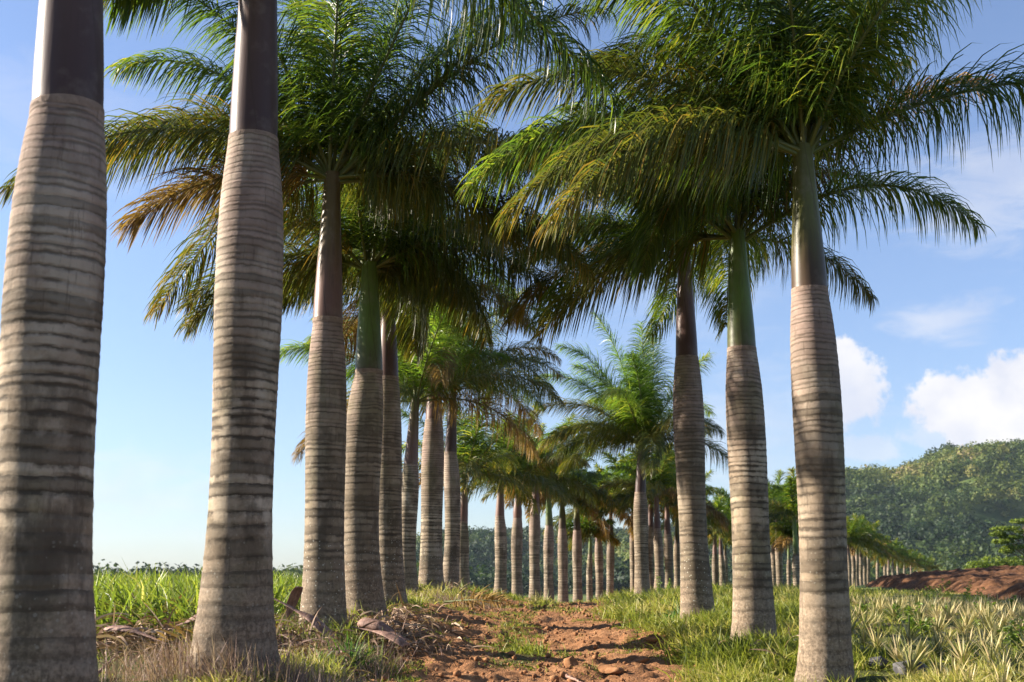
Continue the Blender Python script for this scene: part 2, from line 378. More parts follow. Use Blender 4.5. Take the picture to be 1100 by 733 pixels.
M_PLOUGH = simple('ploughed_soil', [(.3, (.045, .021, .011)), (.5, (.105, .050, .025)), (.7, (.20, .100, .050))], 5.0, .95, .1, .9, .06)
M_CLOD = simple('clod', [(.3, (.14, .064, .030)), (.55, (.26, .128, .060)), (.75, (.38, .21, .11))], 14, .95, .1, .9, .01)
M_STONE = simple('stone', [(.3, (.03, .03, .034)), (.55, (.075, .072, .075)), (.75, (.17, .155, .145))], 9, .8, .3, .7, .01)
M_HUSK = simple('dead_sheath', [(.3, (.11, .060, .044)), (.55, (.25, .145, .110)), (.75, (.40, .28, .22))], 5, .7, .3, .6, .01, (6, 6, .8))
M_HILL = simple('hill_scrub', [(.3, (.03, .05, .016)), (.55, (.065, .095, .025)), (.75, (.13, .14, .045))], .03, .95, .1, .3, 1.0)
M_BARK = simple('branch_bark', [(.3, (.10, .075, .05)), (.7, (.24, .19, .14))], 8, .9, .2)
M_CROWNLEAF = leafmat('far_tree_leaves', [(0, (.012, .026, .010)), (.3, (.030, .055, .013)), (.65, (.085, .110, .020)), (.88, (.165, .165, .040)), (1, (.22, .17, .09))], .25, .6, .2, 1.4)
M_ACACIA = leafmat('feathery_leaves', [(0, (.06, .10, .015)), (1, (.18, .22, .03))], .35, .5, .3, 1.4)

# ---------------------------------------------------------------- palms: the list (pixels of the 1100 x 733 photograph turned into points at their own distance)
# base px,py, distance, neck px,py (trunk top), crown px,py, girth (m), shaft kind, fronds, label
P = []
def palm(*a): P.append(a)
palm((42, 806), 5.8, (70, 118), (84, -290), .50, 'grey', 13, 'huge nearest palm trunk, dark stained and blurred, cut by the photo edge')
palm((250, 727), 8.0, (274, 155), (285, -170), .475, 'grey', 14, 'thick pale ringed palm beside the blurred nearest one, grey-brown shaft running out of view')
palm((347, 684), 12.7, (352, 345), (357, 186), .455, 'brown', 16, 'palm with pinkish brown shaft and one bent-out stalk, dead sheaths at its foot')
palm((391, 667), 15.0, (396, 400), (397, 282), .50, 'green', 15, 'palm with bright green shaft, its dark foot crusted with lichen')
palm((419, 652), 18.5, (417, 407), (417, 305), .46, 'purple', 15, 'palm with dark purple shaft half hidden behind the green-shafted one')
palm((438, 639), 25.0, (441, 500), (446, 425), .42, 'brown', 12, 'slim palm whose bare stalks fork in a V above a reddish shaft')
palm((463, 634), 27.0, (466, 452), (467, 388), .54, 'brown', 12, 'stout pale palm with straw-coloured thatch around its short shaft')
palm((483, 636), 30.0, (484, 487), (487, 414), .43, 'grey', 14, 'palm with grey shaft and a windswept crown hanging over the gap')
palm((498, 638), 37.0, (497, 561), (500, 508), .44, 'brown', 13, 'short palm with flared foot, last on the grassy bank before the gap')
palm((537, 644), 43.0, (537, 555), (538, 514), .46, 'brown', 13, 'first palm of the bend beyond the gap, reddish shaft, at the dirt track edge')
palm((556, 646), 45.5, (556, 557), (556, 514), .45, 'brown', 13, 'second palm of the bend, twisted brown shaft')
palm((575, 648), 47.5, (575, 541), (577, 510), .46, 'brown', 13, 'third palm of the bend, with the highest ring line of them')
palm((590, 649), 50.0, (590, 565), (589, 527), .45, 'green', 12, 'fourth palm of the bend, pale green shaft')
palm((605, 651), 52.0, (604, 568), (604, 532), .46, 'olive', 12, 'fifth palm of the bend, smooth pale trunk')
palm((621, 652), 54.0, (620, 570), (619, 535), .46, 'olive', 12, 'sixth palm of the bend, olive shaft under a dark crown')
palm((634, 652), 56.0, (634, 596), (634, 575), .30, 'green', 8, 'thin low palm with a small bright green crown in the bend')
palm((644, 654), 58.0, (643, 582), (642, 548), .42, 'purple', 12, 'palm of the bend just past the thin low one')
palm((655, 652), 61.0, (656, 580), (656, 548), .42, 'grey', 12, 'last palm of the bend before the bank of long grass')
palm((887, 733), 10.3, (868, 315), (860, 160), .44, 'olive', 14, 'tall palm with brown-green shaft standing nearest the pineapple plants')
palm((811, 699), 13.0, (797, 376), (792, 248), .445, 'green', 13, 'palm with green shaft and lichen-spotted flared foot between two others')
palm((750, 668), 16.5, (738, 385), (735, 262), .44, 'purple', 13, 'palm with dark purple shaft and a dark hollow at its grassy foot')
palm((690, 642), 33.0, (688, 530), (689, 474), .43, 'grey', 15, 'lone windswept palm with bright green feathery crown on the grass bank')
palm((681, 640), 62.0, (680, 560), (680, 530), .36, 'brown', 11, 'slim palm showing just beside the lone windswept one')
palm((700, 638), 56.0, (699, 566), (699, 530), .40, 'purple', 12, 'shaded palm right behind the lone windswept one')
palm((708, 636), 52.0, (706, 568), (705, 530), .43, 'purple', 12, 'dark-shafted palm in the clump behind the grass bank')
palm((719, 637), 55.0, (717, 574), (716, 540), .44, 'purple', 12, 'broad pale trunk with purple shaft in the clump behind the grass bank')
palm((728, 637), 60.0, (727, 584), (727, 552), .40, 'olive', 11, 'olive-shafted palm in the clump behind the grass bank')
palm((735, 637), 64.0, (733, 578), (733, 548), .38, 'brown', 11, 'palm half covered by the purple-shafted roadside palm')
palm((769, 640), 72.0, (768, 596), (768, 572), .42, 'brown', 11, 'first of the distant palms seen through the gap between two roadside trunks')
palm((776, 641), 76.0, (775, 596), (774, 572), .42, 'purple', 11, 'second of the distant palms seen through the gap between two roadside trunks')
palm((780, 641), 80.0, (779, 597), (779, 575), .34, 'olive', 10, 'thin third distant palm seen through the gap between two roadside trunks')
palm((790, 640), 78.0, (789, 588), (788, 560), .42, 'brown', 11, 'distant palm with only an edge showing beside the lichen-spotted trunk')
palm((831, 641), 70.0, (831, 592), (831, 566), .42, 'brown', 12, 'distant palm next to the lichen-spotted trunk, under the forest slope')
palm((838, 641), 68.0, (836, 580), (834, 552), .44, 'purple', 12, 'distant palm with purple shaft under a big dark crown')
palm((848, 640), 66.0, (848, 602), (848, 578), .26, 'green', 9, 'thin low distant palm between two thick ones')
palm((857, 640), 62.0, (855, 596), (853, 555), .44, 'green', 12, 'distant palm with a pale green shaft and a bright crown')
palm((862, 640), 70.0, (861, 592), (860, 562), .40, 'brown', 11, 'distant palm just touching the tall nearest-pineapple trunk')
_far = [(912, 632, 100, 586), (916.5, 632, 103, 585), (921, 632, 106, 586), (925, 632, 109, 589), (929, 631.5, 112, 588), (932.5, 631, 116, 590), (943, 630, 140, 598), (951, 629.5, 150, 599), (955, 629, 158, 600), (959.5, 629, 166, 602), (964.5, 628, 175, 603), (972, 627, 190, 606), (979, 626.5, 205, 608), (986, 626, 220, 610), (993, 625.5, 238, 611), (999, 625, 256, 613)]
_ord = ['first', 'second', 'third', 'fourth', 'fifth', 'sixth', 'seventh', 'eighth', 'ninth', 'tenth', 'eleventh', 'twelfth', 'thirteenth', 'fourteenth', 'fifteenth', 'sixteenth']
for i, (x, y, d, ty) in enumerate(_far):
    h = (y - ty)
    palm((x, y), float(d), (x - .4, ty + h * .22), (x - .6, ty - 2), .42, ['brown', 'grey', 'green', 'olive'][i % 4], 15,
         _ord[i] + ' palm of the tiny far row running along the ploughed field')

# ---------------------------------------------------------------- terrain
ctrl = []
for a in P:
    c = at(a[0][0], a[0][1], a[1]); ctrl.append(c)
for (px, py, Y) in [(1100, 733, 9.5), (1000, 700, 12), (1100, 690, 14), (1000, 668, 18), (1100, 655, 26), (950, 640, 34), (1020, 645, 30), (1100, 635, 42), (1100, 616, 66), (1020, 622, 64), (960, 630, 62), (1250, 610, 70), (1300, 660, 26), (1300, 760, 9),
                    (560, 733, 10.6), (480, 735, 10.2), (650, 733, 10.8), (520, 690, 15.5), (600, 690, 16), (540, 662, 21), (610, 664, 21), (520, 650, 27), (590, 649, 28), (640, 651, 27), (660, 648, 30),
                    (560, 650, 34), (600, 656, 38),
                    (200, 672, 14), (120, 668, 14), (200, 650, 20), (100, 645, 20), (300, 640, 24), (0, 640, 22), (-200, 660, 14), (200, 634, 34), (380, 634, 36), (-100, 636, 34), (150, 720, 9.5), (-50, 760, 7)]:
    ctrl.append(at(px, py, Y))
for (x, y, z) in [(0, 4, -1.0), (1, 7.5, -1.0), (-1, 7.5, -.98), (3, 5, -.98), (6, 5, -.95), (-2.4, 3, -.85), (-5, 5, -.7), (0, -8, -1.1), (10, -5, -1.0), (-10, -5, -.8), (-12, 8, -.5), (-40, 40, -.6), (-30, 100, -4), (0, 130, -5), (60, 240, -7),
                  (0, 300, -9), (-200, 300, -9), (200, 300, -7), (30, 45, -.3), (-20, 15, -.45), (60, 60, .5), (100, 120, -2), (0, 1000, -10), (800, 900, -10), (-800, 900, -10), (3000, 100, -9), (-3000, 100, -9), (0, 4000, -10), (0, -3000, -9), (-30, 400, -9)]:
    ctrl.append(np.array([x, y, z], float))
ctrl = np.array(ctrl)
def uv_(x, y): return np.arcsinh(np.asarray(x) / 6.0), np.arcsinh(np.asarray(y) / 8.0) * 1.25
cu, cv = uv_(ctrl[:, 0], ctrl[:, 1])
_c2 = .0009
A_ = np.sqrt((cu[:, None] - cu[None]) ** 2 + (cv[:, None] - cv[None]) ** 2 + _c2)
A_ = A_ - 0.0
lam = np.linalg.solve(A_ + 0.008 * np.eye(len(cu)) * -1.0, ctrl[:, 2] - ctrl[:, 2].mean())
def h0(x, y):
    x = np.asarray(x, float); y = np.asarray(y, float); sh = np.broadcast(x, y).shape
    x = np.broadcast_to(x, sh).ravel(); y = np.broadcast_to(y, sh).ravel()
    out = np.zeros(len(x))
    for s in range(0, len(x), 40000):
        u, v = uv_(x[s:s + 40000], y[s:s + 40000])
        out[s:s + 40000] = np.sqrt((u[:, None] - cu[None]) ** 2 + (v[:, None] - cv[None]) ** 2 + _c2) @ lam
    return out.reshape(sh) + ctrl[:, 2].mean()
def road_c(y): return .12 + .75 * sstep(y, 16, 30) + 4.5 * sstep(y, 30, 60)
def soil_mask(x, y):
    d = np.abs(x - road_c(y)); wob = (fbm(x * .9, y * .5, 3, 5) - .5) * 1.3
    m = 1 - sstep(d + wob, 1.25, 2.0)
    strip = 1 - sstep(np.abs(x - road_c(y) + .05) + (fbm(x * 1.5, y * .7, 3, 9) - .5) * .9, .10, .42)
    m = m - .55 * strip * sstep(y, 10, 12)
    m = m + .5 * sstep(fbm(x * .55, y * .4, 3, 21), .60, .72)
    return np.clip(m, 0, 1)
def hgt(x, y):
    m = soil_mask(x, y)
    z = h0(x, y)
    near = 1 - sstep(y, 60, 140)
    z = z + ((fbm(x * .8, y * .8, 3, 1) - .5) * .16 + (fbm(x * 3.1, y * 3.1, 3, 2) - .5) * .07) * near
    z = z + m * near * ((np.abs(fbm(x * 5.5, y * 5.5, 3, 3) - .5)) * .13 + (fbm(x * 13, y * 13, 2, 4) - .5) * .05 + sstep(fbm(x * 1.1, y * .8, 2, 14), .5, .65) * (np.abs(fbm(x * 7.5, y * 7.5, 3, 15) - .5)) * .12)
    return z
def axis(segs):
    out = []
    for a, b, st in segs: out += list(np.arange(a, b, st))
    out.append(segs[-1][1]); return np.array(out)
xs = axis([(-3200, -400, 350), (-400, -100, 40), (-100, -30, 6), (-30, -12, 1.2), (-12, -4.5, .16), (-4.5, 5.5, .05), (5.5, 14, .14), (14, 40, 1.0), (40, 120, 8), (120, 400, 40), (400, 3200, 350)])
ys = axis([(-3200, -200, 300), (-200, -10, 20), (-10, 4, .8), (4, 8, .12), (8, 20, .05), (20, 34, .09), (34, 70, .5), (70, 140, 4), (140, 500, 20), (500, 4200, 200)])
gx, gy = np.meshgrid(xs, ys)
gz = hgt(gx, gy)
ny, nx = gx.shape
i = np.arange(ny - 1)[:, None] * nx + np.arange(nx - 1)[None]
Q = np.stack([i, i + 1, i + nx + 1, i + nx], -1).reshape(-1, 4)
me = mesh_np('ground', np.stack([gx, gy, gz], -1).reshape(-1, 3), Q, M_GROUND, True,
             {'soil': soil_mask(gx, gy).ravel(), 'far': sstep(gy, 35, 80).ravel()})
setp(link('ground', me), kind='structure')
def gh(x, y): return float(hgt(np.array([x], float), np.array([y], float))[0])
def hit(px, py, lo=4.0, hi=80.0):
    d = ray(px, py); d = d / d[1]
    Ys = np.exp(np.linspace(math.log(lo), math.log(hi), 900)); p = Ys[:, None] * d[None]
    k = np.argmax(hgt(p[:, 0], p[:, 1]) > p[:, 2]); q = p[k].copy(); q[2] = gh(q[0], q[1]); return q

# ploughed field
def field():
    fx = np.concatenate([np.arange(11, 34, .12), np.arange(34, 90, .7)]); fy = np.concatenate([np.arange(24, 48, .12), np.arange(48, 74, .3)])
    X, Y = np.meshgrid(fx, fy)
    # near edge runs back to the left
    X = X + (Y - 24) * .22
    Z = h0(X, Y)
    edge = np.minimum(np.minimum((X - 11 - (Y - 24) * .22) / 1.2, (Y - 24) / 1.2), (74 - Y) / 2.0)
    e = sstep(edge, 0, 1)
    fur = np.abs(np.sin((Y + X * .12 + (fbm(X * .4, Y * .4, 3, 31) - .5) * 1.6) * math.pi / 1.7))
    Z = Z + (-.15) * (1 - e) + e * (.10 + .30 * fur * (.5 + fbm(X * .9, Y * .9, 2, 33)) + (fbm(X * 2.2, Y * 2.2, 4, 32) - .5) * .34)
    n2, n1 = X.shape
    i = np.arange(n2 - 1)[:, None] * n1 + np.arange(n1 - 1)[None]
    Qf = np.stack([i, i + 1, i + n1 + 1, i + n1], -1).reshape(-1, 4)
    setp(link('ploughed_field', mesh_np('ploughed_field', np.stack([X, Y, Z], -1).reshape(-1, 3), Qf, M_PLOUGH, True)), kind='structure')
field()

# ---------------------------------------------------------------- hills
sky_px = np.array([-900, -400, 0, 200, 330, 400, 447, 500, 560, 640, 740, 800, 850, 905, 960, 990, 1020, 1100, 1200, 1400, 2000])
sky_py = np.array([622, 624, 628, 626, 618, 593, 572, 565, 564, 566, 556, 532, 514, 501, 502, 486, 476, 472, 462, 480, 520])
az_k = np.array([math.atan2(*(lambda v: (v[0], v[1]))(ray(a, b))) for a, b in zip(sky_px, sky_py)])
tz_k = np.array([(lambda v: v[2] / math.hypot(v[0], v[1]))(ray(a, b)) for a, b in zip(sky_px, sky_py)])
RIDGE, FOOT = 1250.0, 520.0
def hill_z(az, r):
    crest = np.interp(az, az_k, tz_k) * RIDGE - 15
    t = (r - FOOT) / (RIDGE - FOOT)
    prof = np.where(t < 1, np.clip(t, -0.5, 1) ** 1 * .35 + .65 * sstep(t, 0, 1.05), 1 - (t - 1) * 1.1)
    x = r * np.sin(az); y = r * np.cos(az)
    spur = (fbm(x / 170 + 3, y / 260, 4, 41) - .5) * 2
    z = -8 + (crest + 8) * prof + spur * 62 * np.clip(np.sin(np.clip(t, 0, 1) * math.pi), 0, 1) * np.clip((crest + 8) / 90, .15, 1) + (fbm(x / 40, y / 40, 3, 44) - .5) * 7 * sstep(t, 0, .1)
    cap = np.interp(az, az_k, tz_k) * r - 13
    z = np.where(t < 1, np.minimum(z, np.maximum(cap, -9)), z)
    return z
azs = np.linspace(-.85, .95, 420); rs = np.linspace(FOOT - 20, RIDGE + 350, 150)
AZ, RR = np.meshgrid(azs, rs)
HZ = hill_z(AZ, RR)
n2, n1 = AZ.shape
i = np.arange(n2 - 1)[:, None] * n1 + np.arange(n1 - 1)[None]
Qh = np.stack([i, i + 1, i + n1 + 1, i + n1], -1).reshape(-1, 4)
setp(link('hills', mesh_np('hills', np.stack([RR * np.sin(AZ), RR * np.cos(AZ), HZ], -1).reshape(-1, 3), Qh, M_HILL, True)), kind='structure')
def forest(n, seed):
    g = np.random.default_rng(seed)
    az = g.uniform(-.50, .62, n * 2); rr = np.sqrt(g.uniform(FOOT ** 2, (RIDGE + 25) ** 2, n * 2))
    x = rr * np.sin(az); y = rr * np.cos(az)
    clear = fbm(x / 55, y / 55, 3, 51)
    keep = (clear < .92)
    az, rr, x, y = [q[keep][:n] for q in (az, rr, x, y)]
    n = len(x)
    z = hill_z(az, rr)
    rad = g.uniform(2.5, 6.2, n) * (.7 + .6 * fbm(x / 30, y / 30, 2, 52)); hh = rad * g.uniform(.8, 1.35, n)
    k = 95
    u = g.uniform(-.25, 1, (n, k)); th = g.uniform(0, 2 * np.pi, (n, k)); q = np.sqrt(np.clip(1 - u * u, 0, 1))
    nd = np.stack([q * np.cos(th), q * np.sin(th), u], -1)
    lob = 1 + .22 * np.sin(3 * th + g.uniform(0, 6, (n, 1))) + g.uniform(-.16, .16, (n, k))
    C = nd * lob[..., None] * np.stack([rad, rad, hh], -1)[:, None] + np.stack([x, y, z + hh * .75], -1)[:, None]
    nn = nrm(nd + g.normal(0, .45, nd.shape))
    t1 = nrm(np.cross(nn, g.normal(0, 1, nd.shape))); t2 = np.cross(nn, t1)
    s = (rad[:, None] * g.uniform(.11, .25, (n, k)))[..., None]
    V = np.stack([C - t1 * s, C - t2 * s * .8, C + t1 * s, C + t2 * s * .8], 2).reshape(-1, 3)
    Qq = np.arange(len(V)).reshape(-1, 4)
    base = np.clip(g.beta(2, 3, n) * .8 + (fbm(x / 90, y / 90, 3, 53) - .5) * 1.3 + .22 * sstep(z, 20, 110) - .12, 0, .95)
    tint = np.repeat(np.clip(base[:, None] + g.uniform(-.08, .08, (n, k)), 0, 1).ravel(), 4)
    return mesh_np('hill_forest', V, Qq, M_CROWNLEAF, False, {'tint': tint})
setp(link('hill_forest', forest(11500, 7)), kind='stuff')

# ---------------------------------------------------------------- palm fronds
WIND = np.array([-.20, -.05, 0.0])
def frond_mesh(az, e0, Ln, bend, hang, seed, kind='green', nn=170, leaf=.70, wid=.024, nseg=4, windk=1.0, petiole=.11):
    g = np.random.default_rng(seed); K = 26
    d = np.array([math.cos(az) * math.cos(e0), math.sin(az) * math.cos(e0), math.sin(e0)])
    pts = [np.zeros(3)]; D = [d.copy()]
    side_drift = g.normal(0, .012)
    for k in range(K):
        t = (k + 1) / K
        hor = np.array([math.cos(az + math.pi / 2), math.sin(az + math.pi / 2), 0])
        d = d + np.array([0, 0, -1.0]) * bend / K * (.35 + 1.3 * t) * max(.25, math.hypot(d[0], d[1])) + WIND * windk * (.3 + t) * 1.6 / K + hor * side_drift
        d = d / np.linalg.norm(d); pts.append(pts[-1] + d * Ln / K); D.append(d.copy())
    pts = np.array(pts); D = np.array(D); tt = np.linspace(0, 1, K + 1)
    b = Buf()
    rad = .023 * (1 - tt) ** .8 + .003; rad[0] = .034
    V, Q = tube(pts, rad, 6); b.add(V, Q, np.full(len(V), .3 + .4 * g.random()), 1)
    # leaflets
    t = np.sort(np.concatenate([g.uniform(petiole, 1.0, nn) for _ in range(2)])); n = len(t)
    sgn = np.where(np.arange(n) % 2 == 0, 1.0, -1.0)
    fi = t * K; i0 = np.clip(fi.astype(int), 0, K - 1); f = (fi - i0)[:, None]
    Pp = pts[i0] * (1 - f) + pts[i0 + 1] * f; Dd = nrm(D[i0] * (1 - f) + D[i0 + 1] * f)
    side = nrm(np.cross(Dd, np.array([0, 0, 1.0])[None] + 1e-3)); upv = np.cross(side, Dd)
    rank = g.choice([-.45, .1, .75], n, p=[.3, .35, .35]) + g.normal(0, .22, n)
    fwd = .45 + .75 * t + g.normal(0, .12, n)
    dl = side * (sgn * np.cos(rank))[:, None] + upv * np.sin(rank)[:, None] + Dd * fwd[:, None]
    ll = leaf * (.50 + .62 * np.sin(np.pi * np.clip(t * .92 + .12, 0, 1) ** .9)) * g.uniform(.72, 1.12, n)
    ll *= np.where(t > .93, .75, 1)
    ww = wid * g.uniform(.75, 1.2, n)
    sd = nrm(Dd - (Dd * nrm(dl)).sum(1, keepdims=True) * nrm(dl)) + g.normal(0, .35, (n, 3))
    gg = hang * g.uniform(.7, 1.4, n)
    prof = {2: [.8, 1, .12], 3: [.75, 1, .8, .1], 4: [.7, 1, .95, .65, .06]}[nseg]
    tint = np.clip(g.beta(2, 2.6, n) + (.25 if g.random() < .25 else 0) + .15 * (t > .85), 0, 1)
    V, Q, T = ribbons(Pp, dl, sd, ll, ww, gg, nseg, prof, wind=tuple(WIND * 1.3 * windk), tint=tint)
    b.add(V, Q, T, 0)
    mm = {'bright': M_BRIGHT, 'green': M_GREEN, 'olive': M_OLIVE, 'dry': M_DRY}[kind]
    return b.mesh('frond', None, False, mats=[mm, M_RACHIS])
_pool = {}
def pooled(az, e0, Ln, bend, hang, kind, lod):
    ka = int(round(az / (2 * math.pi) * 14)) % 14; ke = int(round(math.degrees(e0) / 12)); v = random.randrange(2) if lod == 0 else 0
    key = (ka, ke, round(Ln, 1), round(bend, 1), round(hang, 1), kind, lod, v)
    if key not in _pool:
        a = ka / 14 * 2 * math.pi
        if lod == 0: _pool[key] = frond_mesh(a, R(ke * 12), Ln, bend, hang, len(_pool) + 100, kind)
        elif lod == 1: _pool[key] = frond_mesh(a, R(ke * 12), Ln, bend, hang, len(_pool) + 100, kind, nn=150, leaf=.75, wid=.026, nseg=3)
        else: _pool[key] = frond_mesh(a, R(ke * 12), Ln, bend, hang, len(_pool) + 100, kind, nn=130, leaf=.72, wid=.038, nseg=2)
    return _pool[key]
TP = np.array([0, .015, .05, .10, .18, .28, .42, .56, .68, .78, .87, .94, .985, 1.0])
TR = np.array([1.30, 1.24, 1.15, 1.07, .99, .93, .93, .97, 1.0, .985, .93, .84, .765, .76])
SP = np.array([0, .03, .12, .3, .5, .7, .88, 1.0]); SR = np.array([.725, .738, .722, .66, .58, .50, .44, .40])
def curve_pts(b, n, c, m, k0, k1):
    pass
def revolve(axis_pts, rads, ns, g=None, rip=0.0):
    V, Q = tube(axis_pts, rads, ns); return V, Q
GROUPS = {}
def build_palm(idx, a):
    (bx, by), Y, (nx_, ny_), (cx_, cy_), girth, kind, nf, label = a
    g = np.random.default_rng(idx + 500); random.seed(idx)
    B = at(bx, by, Y); Nn = at(nx_, ny_, Y); Cc = at(cx_, cy_, Y)
    B[2] = gh(B[0], B[1]); 
    dy = g.normal(0, .05); Nn[1] += dy; Cc[1] += dy * 1.3
    root = bpy.data.objects.new('royal_palm', None); COL.objects.link(root); root.location = B; root.empty_display_size = .2
    grp = 'royal palms lining the dirt track' if idx < 37 else 'tiny far palms along the ploughed field'
    setp(root, label, 'palm tree', grp)
    lod = 0 if Y < 34 else (1 if Y < 50 else 2)
    H = Nn - B; ns = (44, 26, 14)[lod]; nz = (170, 90, 40)[lod]
    r0 = girth / 2
    t = np.linspace(0, 1, nz); sway = g.normal(0, .012)
    ax = H[None] * t[:, None]; ax[:, 0] += sway * np.sin(t * np.pi) * H[2]
    ax[:, 0] -= 0
    hb = g.uniform(-.08, .08)
    rr = np.interp(t, TP, TR) * r0 * (1 + hb * .6 * np.sin(t * np.pi * 1.6)); rr = rr * (1 + {18: -.06, 1: .02}.get(idx, g.uniform(-.08, .06)) * (1 - sstep(t, 0, .25))) 
    if lod == 0:
        z = ax[:, 2]; ph = 4.5 * z + 1.9 * z * z
        rr = rr * (1 + .008 * np.abs(np.sin(ph * math.pi + g.random() * 3)) + .004 * g.normal(0, 1, nz))
    else: rr = rr * (1 + .006 * g.normal(0, 1, nz))
    ax = np.vstack([ax[0] + [0, 0, -.30], ax]); rr = np.concatenate([[rr[0] * 1.12], rr])
    V, Q = tube(ax, rr, ns)
    th = np.arctan2(V[:, 1] - np.interp(V[:, 2], ax[:, 2], ax[:, 1]), V[:, 0] - np.interp(V[:, 2], ax[:, 2], ax[:, 0]))
    if lod == 0:      # root flutes near the ground
        cxy = np.stack([np.interp(V[:, 2], ax[:, 2], ax[:, 0]), np.interp(V[:, 2], ax[:, 2], ax[:, 1])], 1)
        fl = 1 + (.05 * np.sin(th * 5 + idx) + .03 * np.sin(th * 9 + idx * 2)) * np.clip(1 - V[:, 2] / .35, 0, 1)
        fl = fl + .012 * np.sin(th * 2 + V[:, 2] * 2.1 + idx)
        V[:, :2] = cxy + (V[:, :2] - cxy) * fl[:, None]
    tm = mesh_np('trunk', V, Q, M_TRUNK, True)
    link('trunk', tm, root)
    # crownshaft
    S = Cc - Nn; n2 = (50, 24, 12)[lod]; t2 = np.linspace(0, 1, n2)
    ax2 = S[None] * t2[:, None]
    r2 = np.interp(t2, SP, SR) * r0
    if kind == 'brown' and idx in (10,): r2 = r2 * (1 + .12 * np.sin(t2 * 9))
    r2[0] *= 1.04
    V, Q = tube(ax2, r2, ns); link('crownshaft', mesh_np('crownshaft', V, Q, SH[kind], True), root, loc=Nn - B)
    # scar lip where the last sheath fell
    if lod < 2:
        lt = np.linspace(0, 1, 7); la = S[None] / np.linalg.norm(S) * ((lt[:, None] - .5) * .05)
        lr = r0 * (.762 + .007 * np.sin(lt * math.pi)) * np.ones(7)
        V, Q = tube(la, lr * .992, ns); link('sheath_scar', mesh_np('sheath_scar', V, Q, M_SCAR, True), root, loc=Nn - B)
    # fronds
    Lf = 3.5 * min(1.0, .55 + girth) if Y < 22 else (3.4 if Y < 40 else 3.0)
    if idx in (19, 20): Lf *= .93
    if idx in (2, 18): Lf *= (1.08 if idx == 2 else .97)
    if idx in (3, 4): Lf *= .84
    if girth < .35: Lf = 1.7
    a0 = g.uniform(0, 6.28)
    top = Cc - B
    specs = []
    for k in range(nf):
        q = k / max(1, nf - 1)
        e = 84 - (72 if idx in (2, 3, 18, 19, 20) else 74) * q ** .85 + g.normal(0, 4)
        az = a0 + k * 2.39996 + g.normal(0, .12)
        kd = 'green' if q < (.85 if idx in (18, 19, 20) else .62) else ('olive' if q < (.95 if idx > 8 else .9) else ('olive' if idx == 21 else random.choice(['olive', 'dry'])))
        if idx in (1, 2, 3) and q > .45 and kd == 'green': kd = 'olive'
        bend = 1.15 + .45 * q + g.normal(0, .08); hang = (1.6 + 2.2 * q) if Y < 22 else (1.2 + 1.2 * q)
        if idx in (5, 21) and kd == 'green': kd = 'bright'
        if idx < 2: e = 34 + e * .58; kd = 'green'
        if idx in (2, 3, 18, 19, 20) and e < 48:
            dc = abs((az - R(270) + math.pi) % (2 * math.pi) - math.pi); dr = abs((az + math.pi) % (2 * math.pi) - math.pi)
            if dc < R(60): az += R(115) if idx < 10 else -R(100)
            dr = abs((az + math.pi) % (2 * math.pi) - math.pi)
            if idx in (18, 19) and dr < R(62): e = 62 + g.normal(0, 6)
        specs.append((az, e, Lf * (.8 + .25 * math.sin(q * 2.6)), bend, hang, kd))
    specs += HERO.get(idx, [])
    for (az, e, l, bend, hang, kd) in specs:
        if lod == 0:
            m = frond_mesh(az, R(e), l, bend, hang, int(g.integers(1e6)), kd, nn=270, leaf=.80, wid=.0145)
        else: m = pooled(az, R(e), round(l * 2) / 2, round(bend * 3) / 3, round(hang * 2) / 2, kd, lod)
        o = link('frond', m, root, loc=top + np.array([g.normal(0, .02), g.normal(0, .02), -.10 + g.uniform(-.06, .04)]))
        if lod: o.rotation_euler = (0, 0, g.normal(0, .12)); s = g.uniform(.9, 1.08); o.scale = (s, s, s)
        if kd == 'dry': o['label'] = 'dry orange-brown frond'
